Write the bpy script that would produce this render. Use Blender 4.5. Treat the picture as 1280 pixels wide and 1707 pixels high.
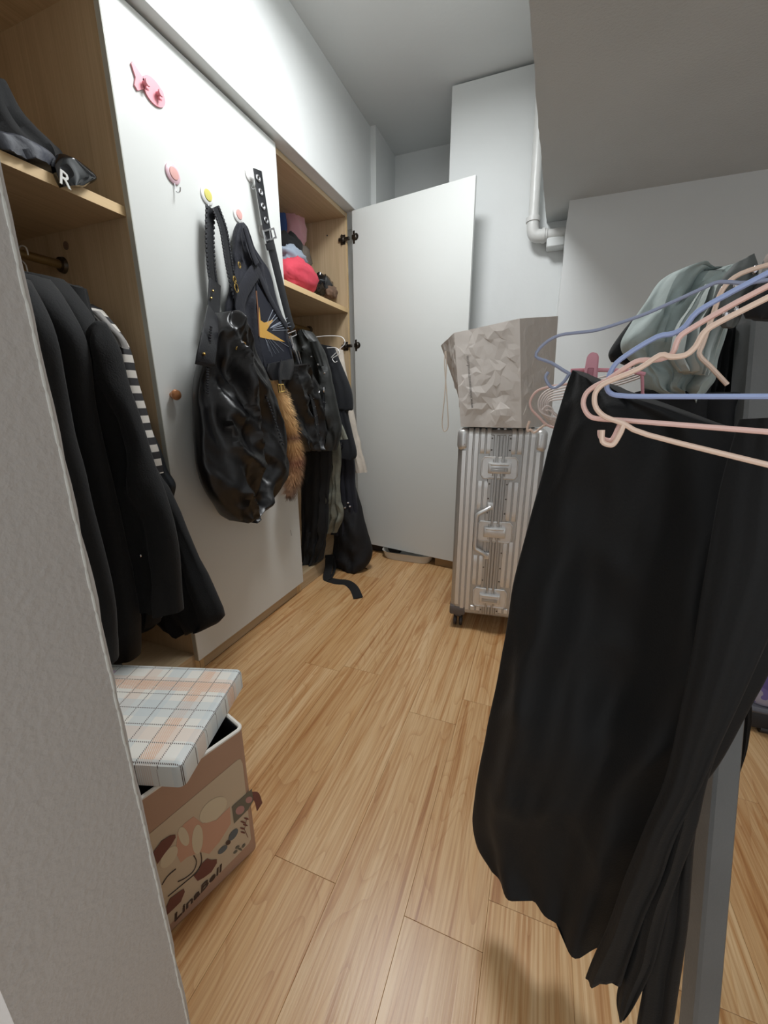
import bpy, bmesh, math, random
from mathutils import Vector as V, Matrix, noise
for o in list(bpy.data.objects): bpy.data.objects.remove(o)
S = bpy.context.scene; COL = S.collection
rnd = random.Random(5)
# ------------------------------------------------------------------ camera
F, PT, YW, RL = 666.0, .277, .3685, -.0034
CAM = V((0, 0, 1.0))
FW = V((-math.sin(YW)*math.cos(PT), math.cos(YW)*math.cos(PT), -math.sin(PT)))
_r = V((math.cos(YW), math.sin(YW), 0)); _u = _r.cross(FW)
RT = _r*math.cos(RL)+_u*math.sin(RL); UP = -_r*math.sin(RL)+_u*math.cos(RL)
cd = bpy.data.cameras.new('camera'); cam = bpy.data.objects.new('camera', cd); COL.objects.link(cam)
cd.sensor_fit = 'HORIZONTAL'; cd.sensor_width = 36; cd.lens = F/1280*36; cd.clip_start = .02
cam.matrix_world = Matrix(((RT.x, UP.x, -FW.x, CAM.x), (RT.y, UP.y, -FW.y, CAM.y), (RT.z, UP.z, -FW.z, CAM.z), (0, 0, 0, 1)))
S.camera = cam
# ------------------------------------------------------------------ light
W = bpy.data.worlds.new('world'); S.world = W; W.use_nodes = True
W.node_tree.nodes['Background'].inputs[0].default_value = (.92, .965, 1, 1)
W.node_tree.nodes['Background'].inputs[1].default_value = .86
ld = bpy.data.lights.new('ceiling_light', 'AREA'); ld.shape = 'DISK'; ld.size = .42; ld.energy = 18; ld.color = (.96, .985, 1)
lo = bpy.data.objects.new('ceiling_light', ld); lo.location = (-.47, 1.36, 2.415); COL.objects.link(lo)
S.view_settings.view_transform = 'Standard'; S.view_settings.look = 'None'; S.view_settings.gamma = 1
S.view_settings.use_curve_mapping = False; S.view_settings.exposure = .36
# ------------------------------------------------------------------ helpers
def at(px, py, pl):
    """pixel of the photograph -> point on a plane of the room"""
    d = FW + (px-640)/F*RT - (py-853.5)/F*UP
    if pl[0] == 'x': n = V((1, 0, 0)); v = pl[1]
    elif pl[0] == 'y': n = V((0, 1, 0)); v = pl[1]
    elif pl[0] == 'z': n = V((0, 0, 1)); v = pl[1]
    else: n = V((pl[0], pl[1], 0)); v = pl[2]
    return CAM + d*((v-CAM.dot(n))/d.dot(n))
def nrm(pl):
    n = V((1, 0, 0)) if pl[0] == 'x' else V((0, 1, 0)) if pl[0] == 'y' else V((0, 0, 1)) if pl[0] == 'z' else V((pl[0], pl[1], 0)).normalized()
    p = at(640, 853, pl)
    return n if (CAM-p).dot(n) > 0 else -n
def hexc(h):
    c = [int(h[i:i+2], 16)/255 for i in (0, 2, 4)]
    return tuple(x/12.92 if x < .04045 else ((x+.055)/1.055)**2.4 for x in c)+(1,)
def mat(name, col, rough=.6, metal=0, var=0, vs=6, bump=0, bs=80, sheen=0, coat=0, stretch=(1, 1, 1), col2=None, detail=4, spec=.5, alpha=None):
    m = bpy.data.materials.new(name); m.use_nodes = True; t = m.node_tree; b = t.nodes['Principled BSDF']
    c = hexc(col); b.inputs['Base Color'].default_value = c
    b.inputs['Roughness'].default_value = rough; b.inputs['Metallic'].default_value = metal
    b.inputs['Sheen Weight'].default_value = sheen; b.inputs['Coat Weight'].default_value = coat
    b.inputs['Specular IOR Level'].default_value = spec
    tc = t.nodes.new('ShaderNodeTexCoord'); mp = t.nodes.new('ShaderNodeMapping'); mp.inputs['Scale'].default_value = stretch
    t.links.new(tc.outputs['Object'], mp.inputs[0])
    if var or col2:
        n = t.nodes.new('ShaderNodeTexNoise'); n.inputs['Scale'].default_value = vs; n.inputs['Detail'].default_value = detail
        t.links.new(mp.outputs[0], n.inputs[0]); r = t.nodes.new('ShaderNodeValToRGB')
        c2 = hexc(col2) if col2 else tuple(x*(1-var) for x in c[:3])+(1,)
        r.color_ramp.elements[0].position = .35; r.color_ramp.elements[1].position = .65
        r.color_ramp.elements[0].color = c2; r.color_ramp.elements[1].color = c
        t.links.new(n.outputs[0], r.inputs[0]); t.links.new(r.outputs[0], b.inputs['Base Color'])
    if bump:
        n = t.nodes.new('ShaderNodeTexNoise'); n.inputs['Scale'].default_value = bs; n.inputs['Detail'].default_value = 3
        t.links.new(mp.outputs[0], n.inputs[0]); bn = t.nodes.new('ShaderNodeBump'); bn.inputs['Strength'].default_value = bump
        bn.inputs['Distance'].default_value = .004
        t.links.new(n.outputs[0], bn.inputs['Height']); t.links.new(bn.outputs[0], b.inputs['Normal'])
    if alpha is not None:
        b.inputs['Transmission Weight'].default_value = alpha; b.inputs['IOR'].default_value = 1.2
    return m
def wood(name, stops, stretch, scale=3, rough=.45, bump=.04, dist=.6, rand=.0):
    m = bpy.data.materials.new(name); m.use_nodes = True; t = m.node_tree; b = t.nodes['Principled BSDF']; N = t.nodes.new; L = t.links.new
    b.inputs['Roughness'].default_value = rough
    g = N('ShaderNodeNewGeometry'); oi = N('ShaderNodeObjectInfo')
    cb = N('ShaderNodeVectorMath'); cb.operation = 'SCALE'; cb.inputs[0].default_value = (3.7, 9.1, 5.3)
    L(oi.outputs['Random'], cb.inputs['Scale']); ad = N('ShaderNodeVectorMath'); L(g.outputs['Position'], ad.inputs[0]); L(cb.outputs[0], ad.inputs[1])
    mp = N('ShaderNodeMapping'); mp.inputs['Scale'].default_value = stretch; L(ad.outputs[0], mp.inputs[0])
    n1 = N('ShaderNodeTexNoise'); n1.inputs['Scale'].default_value = scale; n1.inputs['Detail'].default_value = 5; n1.inputs['Distortion'].default_value = dist
    n1.inputs['Roughness'].default_value = .62; L(mp.outputs[0], n1.inputs[0])
    mp2 = N('ShaderNodeMapping'); mp2.inputs['Scale'].default_value = tuple(s*(5 if s > 2 else .9) for s in stretch); L(ad.outputs[0], mp2.inputs[0])
    n2 = N('ShaderNodeTexNoise'); n2.inputs['Scale'].default_value = scale*1.6; n2.inputs['Detail'].default_value = 3; L(mp2.outputs[0], n2.inputs[0])
    mx = N('ShaderNodeMix'); mx.inputs[0].default_value = .36; L(n1.outputs[0], mx.inputs[2]); L(n2.outputs[0], mx.inputs[3])
    r = N('ShaderNodeValToRGB'); e = r.color_ramp.elements
    e[0].position = stops[0][0]; e[0].color = hexc(stops[0][1]); e[1].position = stops[-1][0]; e[1].color = hexc(stops[-1][1])
    for p, c in stops[1:-1]: q = e.new(p); q.color = hexc(c)
    L(mx.outputs[0], r.inputs[0])
    hs = N('ShaderNodeHueSaturation'); mr = N('ShaderNodeMapRange'); mr.inputs['To Min'].default_value = 1-rand; mr.inputs['To Max'].default_value = 1+rand
    L(oi.outputs['Random'], mr.inputs[0]); L(mr.outputs[0], hs.inputs['Value']); L(r.outputs[0], hs.inputs['Color']); L(hs.outputs[0], b.inputs['Base Color'])
    bn = N('ShaderNodeBump'); bn.inputs['Strength'].default_value = bump; bn.inputs['Distance'].default_value = .004; L(mx.outputs[0], bn.inputs['Height']); L(bn.outputs[0], b.inputs['Normal'])
    return m
ORG = {}
class MB:
    def __init__(s): s.v = []; s.f = []
    def add(s, vs, fs):
        k = len(s.v); s.v += [V(p) for p in vs]; s.f += [tuple(i+k for i in f) for f in fs]; return s
    def box(s, a, b, bev=0, M=None, seg=1):
        x0, y0, z0 = (min(a[i], b[i]) for i in range(3)); x1, y1, z1 = (max(a[i], b[i]) for i in range(3))
        bm = bmesh.new(); bmesh.ops.create_cube(bm, size=1)
        for v in bm.verts: v.co = V((x0+(v.co.x+.5)*(x1-x0), y0+(v.co.y+.5)*(y1-y0), z0+(v.co.z+.5)*(z1-z0)))
        if bev: bmesh.ops.bevel(bm, geom=bm.edges[:], offset=bev, segments=seg, affect='EDGES', profile=.5)
        bm.verts.index_update()
        s.add([(M @ v.co) if M else v.co.copy() for v in bm.verts], [[v.index for v in f.verts] for f in bm.faces]); bm.free(); return s
    def tube(s, pts, r, n=8, closed=False, smooth=0):
        pts = [V(p) for p in pts]
        if smooth: pts = catmull(pts, smooth, closed)
        m = len(pts); rr = r if isinstance(r, (list, tuple)) else None
        up = V((0.13, .21, 1)).normalized(); vs = []
        prev = None
        for i, p in enumerate(pts):
            a = pts[(i-1) % m] if closed or i > 0 else p; b = pts[(i+1) % m] if closed or i < m-1 else p
            t = (b-a)
            t = t.normalized() if t.length > 1e-9 else V((0, 0, 1))
            if prev is None: prev = t.cross(up).normalized() if abs(t.dot(up)) < .95 else t.cross(V((1, 0, 0))).normalized()
            s1 = (prev-t*prev.dot(t)).normalized(); prev = s1; s2 = t.cross(s1)
            R = (rr[0]+(rr[1]-rr[0])*i/(m-1)) if rr and len(rr) == 2 else (rr[min(len(rr)-1, int(i/m*len(rr)))] if rr else r)
            for j in range(n):
                A = 2*math.pi*j/n; vs.append(p+(s1*math.cos(A)+s2*math.sin(A))*R)
        fs = []
        for i in range(m if closed else m-1):
            for j in range(n):
                k = ((i+1) % m)*n
                fs.append((i*n+j, i*n+(j+1) % n, k+(j+1) % n, k+j))
        if not closed: fs.append(tuple(range(n))[::-1]); fs.append(tuple((m-1)*n+j for j in range(n)))
        return s.add(vs, fs)
    def ribbon(s, pts, w, th, nor, smooth=4):
        pts = catmull([V(p) for p in pts], smooth) if smooth else [V(p) for p in pts]
        nor = V(nor); m = len(pts); vs = []
        for i, p in enumerate(pts):
            t = (pts[min(i+1, m-1)]-pts[max(i-1, 0)]).normalized(); sd = t.cross(nor).normalized(); nn = sd.cross(t).normalized()
            ww = w if not isinstance(w, (list, tuple)) else w[0]+(w[1]-w[0])*i/(m-1)
            for a, b in ((-.5, -.3), (-.5, .3), (-.42, .5), (.42, .5), (.5, .3), (.5, -.3), (.42, -.5), (-.42, -.5)):
                vs.append(p+sd*ww*a+nn*th*b)
        fs = [(i*8+j, i*8+(j+1) % 8, i*8+8+(j+1) % 8, i*8+8+j) for i in range(m-1) for j in range(8)]
        fs += [tuple(range(8))[::-1], tuple((m-1)*8+j for j in range(8))]
        return s.add(vs, fs)
    def ball(s, c, r, n=12, M=None):
        c = V(c); r = r if isinstance(r, (tuple, list)) else (r, r, r); vs = []; fs = []
        for i in range(n//2+1):
            a = math.pi*i/(n//2)
            for j in range(n):
                b = 2*math.pi*j/n; q = V((math.sin(a)*math.cos(b)*r[0], math.sin(a)*math.sin(b)*r[1], math.cos(a)*r[2]))
                if M: q = M @ q
                vs.append(c+q)
        for i in range(n//2):
            for j in range(n): fs.append((i*n+j, (i+1)*n+j, (i+1)*n+(j+1) % n, i*n+(j+1) % n))
        return s.add(vs, fs)
    def ring(s, c, ax, R, r, n=20, sx=1.0):
        ax = V(ax).normalized(); a = ax.cross(V((0, 0, 1)) if abs(ax.z) < .9 else V((1, 0, 0))).normalized(); b = ax.cross(a)
        return s.tube([V(c)+a*R*sx*math.cos(2*math.pi*i/n)+b*R*math.sin(2*math.pi*i/n) for i in range(n)], r, 6, True)
    def lathe(s, c, ax, prof, n=18):
        ax = V(ax).normalized(); a = ax.cross(V((0, 0, 1)) if abs(ax.z) < .9 else V((1, 0, 0))).normalized(); b = ax.cross(a); vs = []
        for h, R in prof:
            for j in range(n): A = 2*math.pi*j/n; vs.append(V(c)+ax*h+(a*math.cos(A)+b*math.sin(A))*R)
        m = len(prof); fs = [(i*n+j, i*n+(j+1) % n, (i+1)*n+(j+1) % n, (i+1)*n+j) for i in range(m-1) for j in range(n)]
        fs += [tuple(range(n))[::-1], tuple((m-1)*n+j for j in range(n))]
        return s.add(vs, fs)
    def plate(s, pts, nor, th):
        pts = [V(p) for p in pts]; nor = V(nor).normalized()*th; m = len(pts)
        return s.add(pts+[p+nor for p in pts], [tuple(range(m))[::-1], tuple(m+i for i in range(m))]+[(i, (i+1) % m, m+(i+1) % m, m+i) for i in range(m)])
    def build(s, name, mt, parent=None, flat=False, org=None, ang=40, sub=0):
        if parent is not None: O = ORG[parent.name]
        elif org is not None: O = V(org)
        else:
            zs = min(p.z for p in s.v); xs = [p.x for p in s.v]; ys = [p.y for p in s.v]
            O = V(((min(xs)+max(xs))/2, (min(ys)+max(ys))/2, zs))
        me = bpy.data.meshes.new(name); me.from_pydata([p-O for p in s.v], [], s.f); me.materials.append(mt)
        bm = bmesh.new(); bm.from_mesh(me); bmesh.ops.remove_doubles(bm, verts=bm.verts, dist=1e-6); bmesh.ops.recalc_face_normals(bm, faces=bm.faces); bm.to_mesh(me); bm.free()
        if not flat: me.shade_smooth(); me.set_sharp_from_angle(angle=math.radians(ang))
        o = bpy.data.objects.new(name, me); COL.objects.link(o)
        if parent is not None: o.parent = parent
        else: o.location = O
        ORG[o.name] = O
        if sub: md = o.modifiers.new('smooth', 'SUBSURF'); md.levels = sub; md.render_levels = sub
        return o
def catmull(p, k, closed=False):
    out = []; n = len(p); rng = range(n if closed else n-1)
    for i in rng:
        if closed: a, b, c, d = p[(i-1) % n], p[i], p[(i+1) % n], p[(i+2) % n]
        else: a, b, c, d = p[max(i-1, 0)], p[i], p[i+1], p[min(i+2, n-1)]
        for j in range(k):
            t = j/k; out.append(.5*((2*b)+(c-a)*t+(2*a-5*b+4*c-d)*t*t+(3*b-a-3*c+d)*t**3))
    if not closed: out.append(p[-1].copy())
    return out
def tag(o, label=None, cat=None, group=None, kind=None):
    if label: o['label'] = label
    if cat: o['category'] = cat
    if group: o['group'] = group
    if kind: o['kind'] = kind
    return o
def thing(name, loc, label, cat, group=None):
    o = bpy.data.objects.new(name, None); o.empty_display_size = .05; COL.objects.link(o); o.location = loc; ORG[o.name] = V(loc)
    return tag(o, label, cat, group)
def drape(name, mt, pl, rows, depth, parent=None, nf=5, amp=.012, seed=0, n=44, lv=34, crum=.004, cs=14, lean=.5, off=0, sq=.75, fz=1.0, zmin=None, rid=0, rs=7):
    N = nrm(pl); Ls = [at(r[0], r[1], pl) for r in rows]; Rs = [at(r[2], r[3], pl) for r in rows]
    k = max(2, lv//(len(rows)-1)); Ls = catmull(Ls, k); Rs = catmull(Rs, k); m = len(Ls)
    R = random.Random(seed); ph = [R.uniform(0, 6.3) for _ in range(4)]; b = MB(); vs = []
    sv = V((seed*3.1, seed*1.7, seed*.9))
    for i in range(m):
        v = i/(m-1); mid = (Ls[i]+Rs[i])/2; hf = (Rs[i]-Ls[i])/2; d = min(depth, hf.length*.8)
        if isinstance(off, tuple): of = off[0]+(off[1]-off[0])*v
        else: of = off
        for j in range(n):
            A = 2*math.pi*j/n; s = math.cos(A); h = math.sin(A); e = abs(h)
            fo = (math.sin(nf*s*math.pi+ph[0]+lean*v*3)+.5*math.sin(2.3*nf*s*math.pi+ph[1]-lean*v*4))*amp*(.35+.65*v**fz)*min(1, d/max(depth, 1e-6)*1.3)
            p = mid+hf*s+N*((1 if h >= 0 else -1)*d*e**sq + fo*e + of)
            q = noise.noise_vector(p*cs+sv)*crum*(.3+.7*e)
            p = p+q
            if rid and h > 0:
                g = V((p.x*rs, p.y*rs+p.z*rs*.35, p.z*rs*.5))+sv; p = p+N*(e*rid*(.55-2*abs(noise.noise(g))-.7*abs(noise.noise(g*2.3))))
            if zmin is not None and p.z < zmin: p.z = zmin
            vs.append(p)
    fs = [(i*n+j, i*n+(j+1) % n, (i+1)*n+(j+1) % n, (i+1)*n+j) for i in range(m-1) for j in range(n)]
    c0 = sum((vs[j] for j in range(n)), V())/n; c1 = sum((vs[(m-1)*n+j] for j in range(n)), V())/n
    k0 = len(vs); vs += [c0, c1]
    fs += [(k0, (j+1) % n, j) for j in range(n)]+[(k0+1, (m-1)*n+j, (m-1)*n+(j+1) % n) for j in range(n)]
    b.add(vs, fs); return b.build(name, mt, parent, ang=60)
def blob(name, mt, c, r, seed=0, am=.25, parent=None, fs=2.5, n=30, rz=0, floor=None, M0=None):
    b = MB(); b.ball((0, 0, 0), 1, n); M = Matrix.Rotation(rz, 3, 'Z')
    if M0 is not None: M = M0
    for i, p in enumerate(b.v):
        q = p*(1+am*noise.noise(p*fs+V((seed*7.3, seed, 0)))+am*.4*noise.noise(p*fs*2.7+V((seed, 0, 9))))
        q = V((q.x*r[0], q.y*r[1], q.z*r[2])); q = M @ q + V(c)
        if floor is not None and q.z < floor: q.z = floor
        b.v[i] = q
    return b.build(name, mt, parent, ang=80)
def text_obj(name, txt, size, mt, M, parent=None, ext=.0004, shear=0, sx=1, fit=None):
    cu = bpy.data.curves.new(name, 'FONT'); cu.body = txt; cu.size = size; cu.extrude = ext; cu.resolution_u = 2; cu.shear = shear; cu.offset = size*(.016 if shear else .006)
    to = bpy.data.objects.new('tmp', cu); COL.objects.link(to); dg = bpy.context.evaluated_depsgraph_get()
    me = bpy.data.meshes.new_from_object(to.evaluated_get(dg)); bpy.data.objects.remove(to)
    if fit: sx = fit/max(v.co.x for v in me.vertices)
    b = MB(); b.add([M @ V((v.co.x*sx, v.co.y, v.co.z)) for v in me.vertices], [tuple(p.vertices) for p in me.polygons])
    return b.build(name, mt, parent, flat=True)
def frame(o, x, y):
    x = V(x).normalized(); y = V(y); y = (y-x*y.dot(x)).normalized(); z = x.cross(y)
    return Matrix(((x.x, y.x, z.x, o[0]), (x.y, y.y, z.y, o[1]), (x.z, y.z, z.z, o[2]), (0, 0, 0, 1)))
# ------------------------------------------------------------------ materials
WALL = mat('wall_paint', 'd6d8d7', .85, var=.03, vs=3, bump=.12, bs=55)
WALLR = mat('rough_plaster', 'c9cccb', .9, var=.05, vs=4, bump=.35, bs=130)
JAMB = mat('jamb_paint', 'bfbab5', .8, var=.04, vs=5, bump=.25, bs=160)
DOORW = mat('white_laminate', 'd2d4d1', .38, bump=.03, bs=500)
DEDGE = mat('door_edge_band', 'b4b4aa', .5)
BEECH = wood('beech_upright', [(.3, 'ab9474'), (.5, 'bca483'), (.7, 'cab393')], (14, 14, .8), 1.8, .5)
BEECHH = wood('beech_shelf', [(.3, 'ae9776'), (.5, 'bfa785'), (.7, 'cdb696')], (14, .8, 14), 1.8, .5)
EDGE = wood('beech_edge', [(.3, 'cfae7e'), (.7, 'dcc093')], (14, .8, 14), 2, .5)
def floor_mat():
    m = bpy.data.materials.new('floor_oak'); m.use_nodes = True; t = m.node_tree; b = t.nodes['Principled BSDF']; N = t.nodes.new; L = t.links.new
    b.inputs['Roughness'].default_value = .34
    g = N('ShaderNodeNewGeometry'); oi = N('ShaderNodeObjectInfo'); cb = N('ShaderNodeVectorMath'); cb.operation = 'SCALE'; cb.inputs[0].default_value = (3.7, 9.1, 5.3)
    L(oi.outputs['Random'], cb.inputs['Scale']); ad = N('ShaderNodeVectorMath'); L(g.outputs['Position'], ad.inputs[0]); L(cb.outputs[0], ad.inputs[1])
    def noi(sc, scale, det, dist, rough=.6):
        mp = N('ShaderNodeMapping'); mp.inputs['Scale'].default_value = sc; L(ad.outputs[0], mp.inputs[0])
        n = N('ShaderNodeTexNoise'); n.inputs['Scale'].default_value = scale; n.inputs['Detail'].default_value = det; n.inputs['Distortion'].default_value = dist; n.inputs['Roughness'].default_value = rough
        L(mp.outputs[0], n.inputs[0]); return n.outputs[0]
    broad = noi((7, .8, 7), 1.0, 2, .4); fibre = noi((190, 3.0, 190), 1.0, 3, .2); streak = noi((34, 1.1, 34), 1.0, 4, 1.1, .65); cath = noi((5.5, .55, 5.5), 1.3, 1, 1.2)
    def ramp(f, st):
        r = N('ShaderNodeValToRGB'); e = r.color_ramp.elements; e[0].position = st[0][0]; e[0].color = hexc(st[0][1]); e[1].position = st[-1][0]; e[1].color = hexc(st[-1][1])
        for p, c in st[1:-1]: q = e.new(p); q.color = hexc(c)
        L(f, r.inputs[0]); return r.outputs[0]
    def mul(a, c, f):
        x = N('ShaderNodeMix'); x.data_type = 'RGBA'; x.blend_type = 'MULTIPLY'; x.inputs[0].default_value = f; L(a, x.inputs[6]); L(c, x.inputs[7]); return x.outputs[2]
    col = ramp(broad, [(.3, 'c9a070'), (.5, 'd3ae80'), (.7, 'dcbb90')])
    col = mul(col, ramp(streak, [(.3, 'c0946c'), (.42, 'ead6bd'), (.5, 'ffffff'), (.7, 'fff8ec')]), .8)
    col = mul(col, ramp(fibre, [(.35, 'd9c0a2'), (.6, 'ffffff')]), .6)
    # growth-ring lines: narrow bands of the broad field
    w = N('ShaderNodeMath'); w.operation = 'MULTIPLY'; w.inputs[1].default_value = 15; L(cath, w.inputs[0]); fr = N('ShaderNodeMath'); fr.operation = 'FRACT'; L(w.outputs[0], fr.inputs[0])
    col = mul(col, ramp(fr.outputs[0], [(.0, 'c49a70'), (.10, 'e8d2b6'), (.3, 'ffffff'), (.97, 'ffffff')]), .32)
    hs = N('ShaderNodeHueSaturation'); mr = N('ShaderNodeMapRange'); mr.inputs['To Min'].default_value = .96; mr.inputs['To Max'].default_value = 1.04
    L(oi.outputs['Random'], mr.inputs[0]); L(mr.outputs[0], hs.inputs['Value']); L(col, hs.inputs['Color']); L(hs.outputs[0], b.inputs['Base Color'])
    bn = N('ShaderNodeBump'); bn.inputs['Strength'].default_value = .05; bn.inputs['Distance'].default_value = .003; L(fibre, bn.inputs['Height']); L(bn.outputs[0], b.inputs['Normal'])
    return m
FLOOR = floor_mat()
GAP = mat('dark_gap', '2b2d33', .6)
BLACK = mat('black_wool', '0a0b0d', .9, sheen=.04, var=.3, vs=30, bump=.25, bs=300)
BLACK2 = mat('black_cotton', '0d0e10', .88, sheen=.04, bump=.2, bs=220)
SKIRT = mat('black_crepe', '060708', .72, sheen=.03, spec=.35, bump=.12, bs=320)
NAVY = mat('dark_navy_cloth', '0c0f1e', .8, sheen=.06, var=.3, vs=18, bump=.3, bs=120)
DENIM = mat('washed_black_denim', '2a2e33', .85, var=.5, vs=14, bump=.3, bs=150)
OLIVE = mat('washed_olive_cloth', '75766a', .85, var=.4, vs=18, bump=.35, bs=90)
OLIVED = mat('dark_olive_leather', '1f211f', .5, var=.4, vs=12, bump=.3, bs=70)
LEATH = mat('black_leather', '0d0d0f', .38, bump=.16, bs=45, spec=.5)
LEATH2 = mat('black_strap_leather', '121318', .45, bump=.2, bs=220)
LACE = mat('leather_lacing', '24252a', .45)
GOLD = mat('gold_metal', 'd4b36a', .25, 1)
SILV = mat('silver_metal', 'c9c9cc', .22, 1)
DMET = mat('hinge_metal', '6d6862', .35, 1, var=.5, vs=60)
CHARM = mat('copper_knob', 'c4875c', .28, .35)
PLASW = mat('white_plastic', 'ecebe9', .35)
PINKH = mat('pink_plastic', 'e79aa5', .4)
PINKP = mat('pale_pink_plastic', 'd9b6c0', .4)
YELP = mat('yellow_plastic', 'cdc56c', .4)
YELG = mat('green_yellow_plastic', 'b6b35c', .4)
SALM = mat('salmon_plastic', 'd4a39d', .4)
WIREB = mat('blue_wire', '97a6cd', .4)
WIREB2 = mat('grey_blue_wire', '8d94ab', .4)
WIREP = mat('pink_wire', 'e3bdb2', .4)
WIREP2 = mat('cream_pink_wire', 'e4c8b4', .4)
WIREW = mat('white_wire', 'dccfc8', .4)
CLIP = mat('rose_clip', 'cf8e98', .4)
CREAM = mat('cream_cloth', 'c9bfb2', .85, var=.15, vs=30, bump=.4, bs=60)
PALEG = mat('pale_green_cloth', 'b4bfbc', .85, col2='8f9c99', vs=9, bump=.5, bs=40, sheen=.1)
PALEG2 = mat('pale_grey_green_cloth', 'c6ccc8', .85, col2='9fa9a6', vs=8, bump=.5, bs=45)
GREYC = mat('grey_jacket', '5c605e', .7, var=.2, vs=12, bump=.3, bs=60)
RACK = mat('rack_grey_paint', '6c6d6c', .5, var=.12, vs=10, bump=.15, bs=200)
RACKE = mat('rack_worn_edge', '9a9c9a', .5)
PINKC = mat('pink_plush', 'd9a3ae', .95, var=.1, sheen=.5, bump=.4, bs=90)
BLUEC = mat('blue_cloth', '4a68a6', .9, bump=.3)
REDC = mat('coral_red_cloth', 'd5485a', .85, var=.15, vs=12, bump=.3, bs=60)
GRBL = mat('grey_blue_cloth', '8e9aa8', .85, bump=.4, bs=60)
BROWNC = mat('brown_fabric', '7d6452', .9, var=.4, vs=30, bump=.4)
GLOSS = mat('black_patent', '0d0e12', .1, coat=.6)
WHITEL = mat('white_lettering', 'd8d8d4', .5)
PAPER = mat('taupe_paper', 'd4cdc6', .8, var=.06, vs=5, bump=.12, bs=30)
INK = mat('dark_ink', '54504e', .7)
ROPE = mat('cotton_rope', 'd4c6b6', .8, bump=.4, bs=400)
ALU = mat('brushed_aluminium', 'dddbd8', .34, .6, var=.06, vs=8, bump=.08, bs=60, stretch=(8, 8, .6))
ALUD = mat('aluminium_frame', 'b6b4b1', .34, .65)
ALUC = mat('corner_aluminium', 'd6d5d3', .3, .6)
RUB = mat('dark_rubber', '2a2626', .5)
BPLAS = mat('brown_grey_plastic', '5d5653', .45)
TRAY = mat('clear_tray', 'e6e3db', .15, alpha=.2)
CARD = mat('cardboard', 'a1845e', .9, var=.1)
BOXF = mat('box_beige', 'b8957e', .7, var=.04)
BOXP = mat('box_cream', 'cbb99f', .7)
BOXW = mat('box_white_edge', 'e6e2da', .6)
BOXS = mat('box_salmon', 'cc9f86', .7)
BOXL = mat('box_pale', 'd6c8ac', .7)
BOXB = mat('box_brown', '75483f', .7)
BOXG = mat('box_grey_green', '6e6a5c', .7)
BOXT = mat('box_teal_grey', '62696d', .7)
BOXK = mat('box_dark_brown', '4f3d34', .7)
BOXI = mat('box_pink', 'b58a84', .7)
DKIN = mat('dark_lining', '23272d', .8)
PIPEM = mat('painted_pipe', 'c9c9c6', .35, bump=.3, bs=40)
# plaid for the lid
def plaid():
    m = bpy.data.materials.new('plaid_paper'); m.use_nodes = True; t = m.node_tree; b = t.nodes['Principled BSDF']; N = t.nodes.new; L = t.links.new
    b.inputs['Roughness'].default_value = .45
    tc = N('ShaderNodeTexCoord'); sp = N('ShaderNodeSeparateXYZ'); L(tc.outputs['Object'], sp.inputs[0])
    def ma(op, a, b_=None, c=None):
        n = N('ShaderNodeMath'); n.operation = op
        for i, v in enumerate((a, b_, c)):
            if v is None: continue
            if isinstance(v, (int, float)): n.inputs[i].default_value = v
            else: L(v, n.inputs[i])
        return n.outputs[0]
    X, Y, Z = sp.outputs
    # skirt faces continue the pattern through z
    gx = N('ShaderNodeNewGeometry')
    col = None
    def rgb(h): n = N('ShaderNodeRGB'); n.outputs[0].default_value = hexc(h); return n.outputs[0]
    def mix(f, a, c): n = N('ShaderNodeMix'); n.data_type = 'RGBA'; L(f, n.inputs[0]); L(a, n.inputs[6]); L(c, n.inputs[7]); return n.outputs[2]
    def line(coord, per, off, w):
        fr = ma('FRACT', ma('ADD', ma('DIVIDE', coord, per), off)); return ma('LESS_THAN', fr, w/per)
    col = rgb('e9e5dc')
    tw = ma('LESS_THAN', ma('FRACT', ma('MULTIPLY', ma('ADD', X, Y), 260)), .55)
    for cd_ in (X, Y):
        col = mix(ma('MULTIPLY', line(cd_, .14, .13, .045), .55), col, rgb('c9d2d4'))
        col = mix(ma('MULTIPLY', line(cd_, .14, .52, .03), .5), col, rgb('e6cdbb'))
        col = mix(ma('MULTIPLY', ma('MULTIPLY', line(cd_, .28, .3, .028), tw), .9), col, rgb('dfae8b'))
    Z1 = ma('MULTIPLY', Z, -1)
    for cd_, of in ((X, .1), (Y, .35)):
        col = mix(ma('MULTIPLY', line(cd_, .041, of, .0024), tw), col, rgb('574a44'))
    b2 = t.links.new(col, b.inputs['Base Color'])
    return m
PLAID = plaid()
def stripes(name, ax, freq, c1, c2, duty=.5, rough=.8):
    m = bpy.data.materials.new(name); m.use_nodes = True; t = m.node_tree; b = t.nodes['Principled BSDF']; N = t.nodes.new; L = t.links.new
    b.inputs['Roughness'].default_value = rough
    g = N('ShaderNodeTexCoord'); sp = N('ShaderNodeSeparateXYZ'); L(g.outputs['Object'], sp.inputs[0])
    a = N('ShaderNodeMath'); a.operation = 'MULTIPLY'; a.inputs[1].default_value = freq; L(sp.outputs[ax], a.inputs[0])
    f = N('ShaderNodeMath'); f.operation = 'FRACT'; L(a.outputs[0], f.inputs[0])
    c = N('ShaderNodeMath'); c.operation = 'LESS_THAN'; c.inputs[1].default_value = duty; L(f.outputs[0], c.inputs[0])
    x = N('ShaderNodeMix'); x.data_type = 'RGBA'; x.inputs[6].default_value = hexc(c1); x.inputs[7].default_value = hexc(c2); L(c.outputs[0], x.inputs[0])
    L(x.outputs[2], b.inputs['Base Color']); return m
STRIPE = stripes('striped_knit', 2, 24, '2b2a2c', 'c9c4bc', .5)
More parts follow.
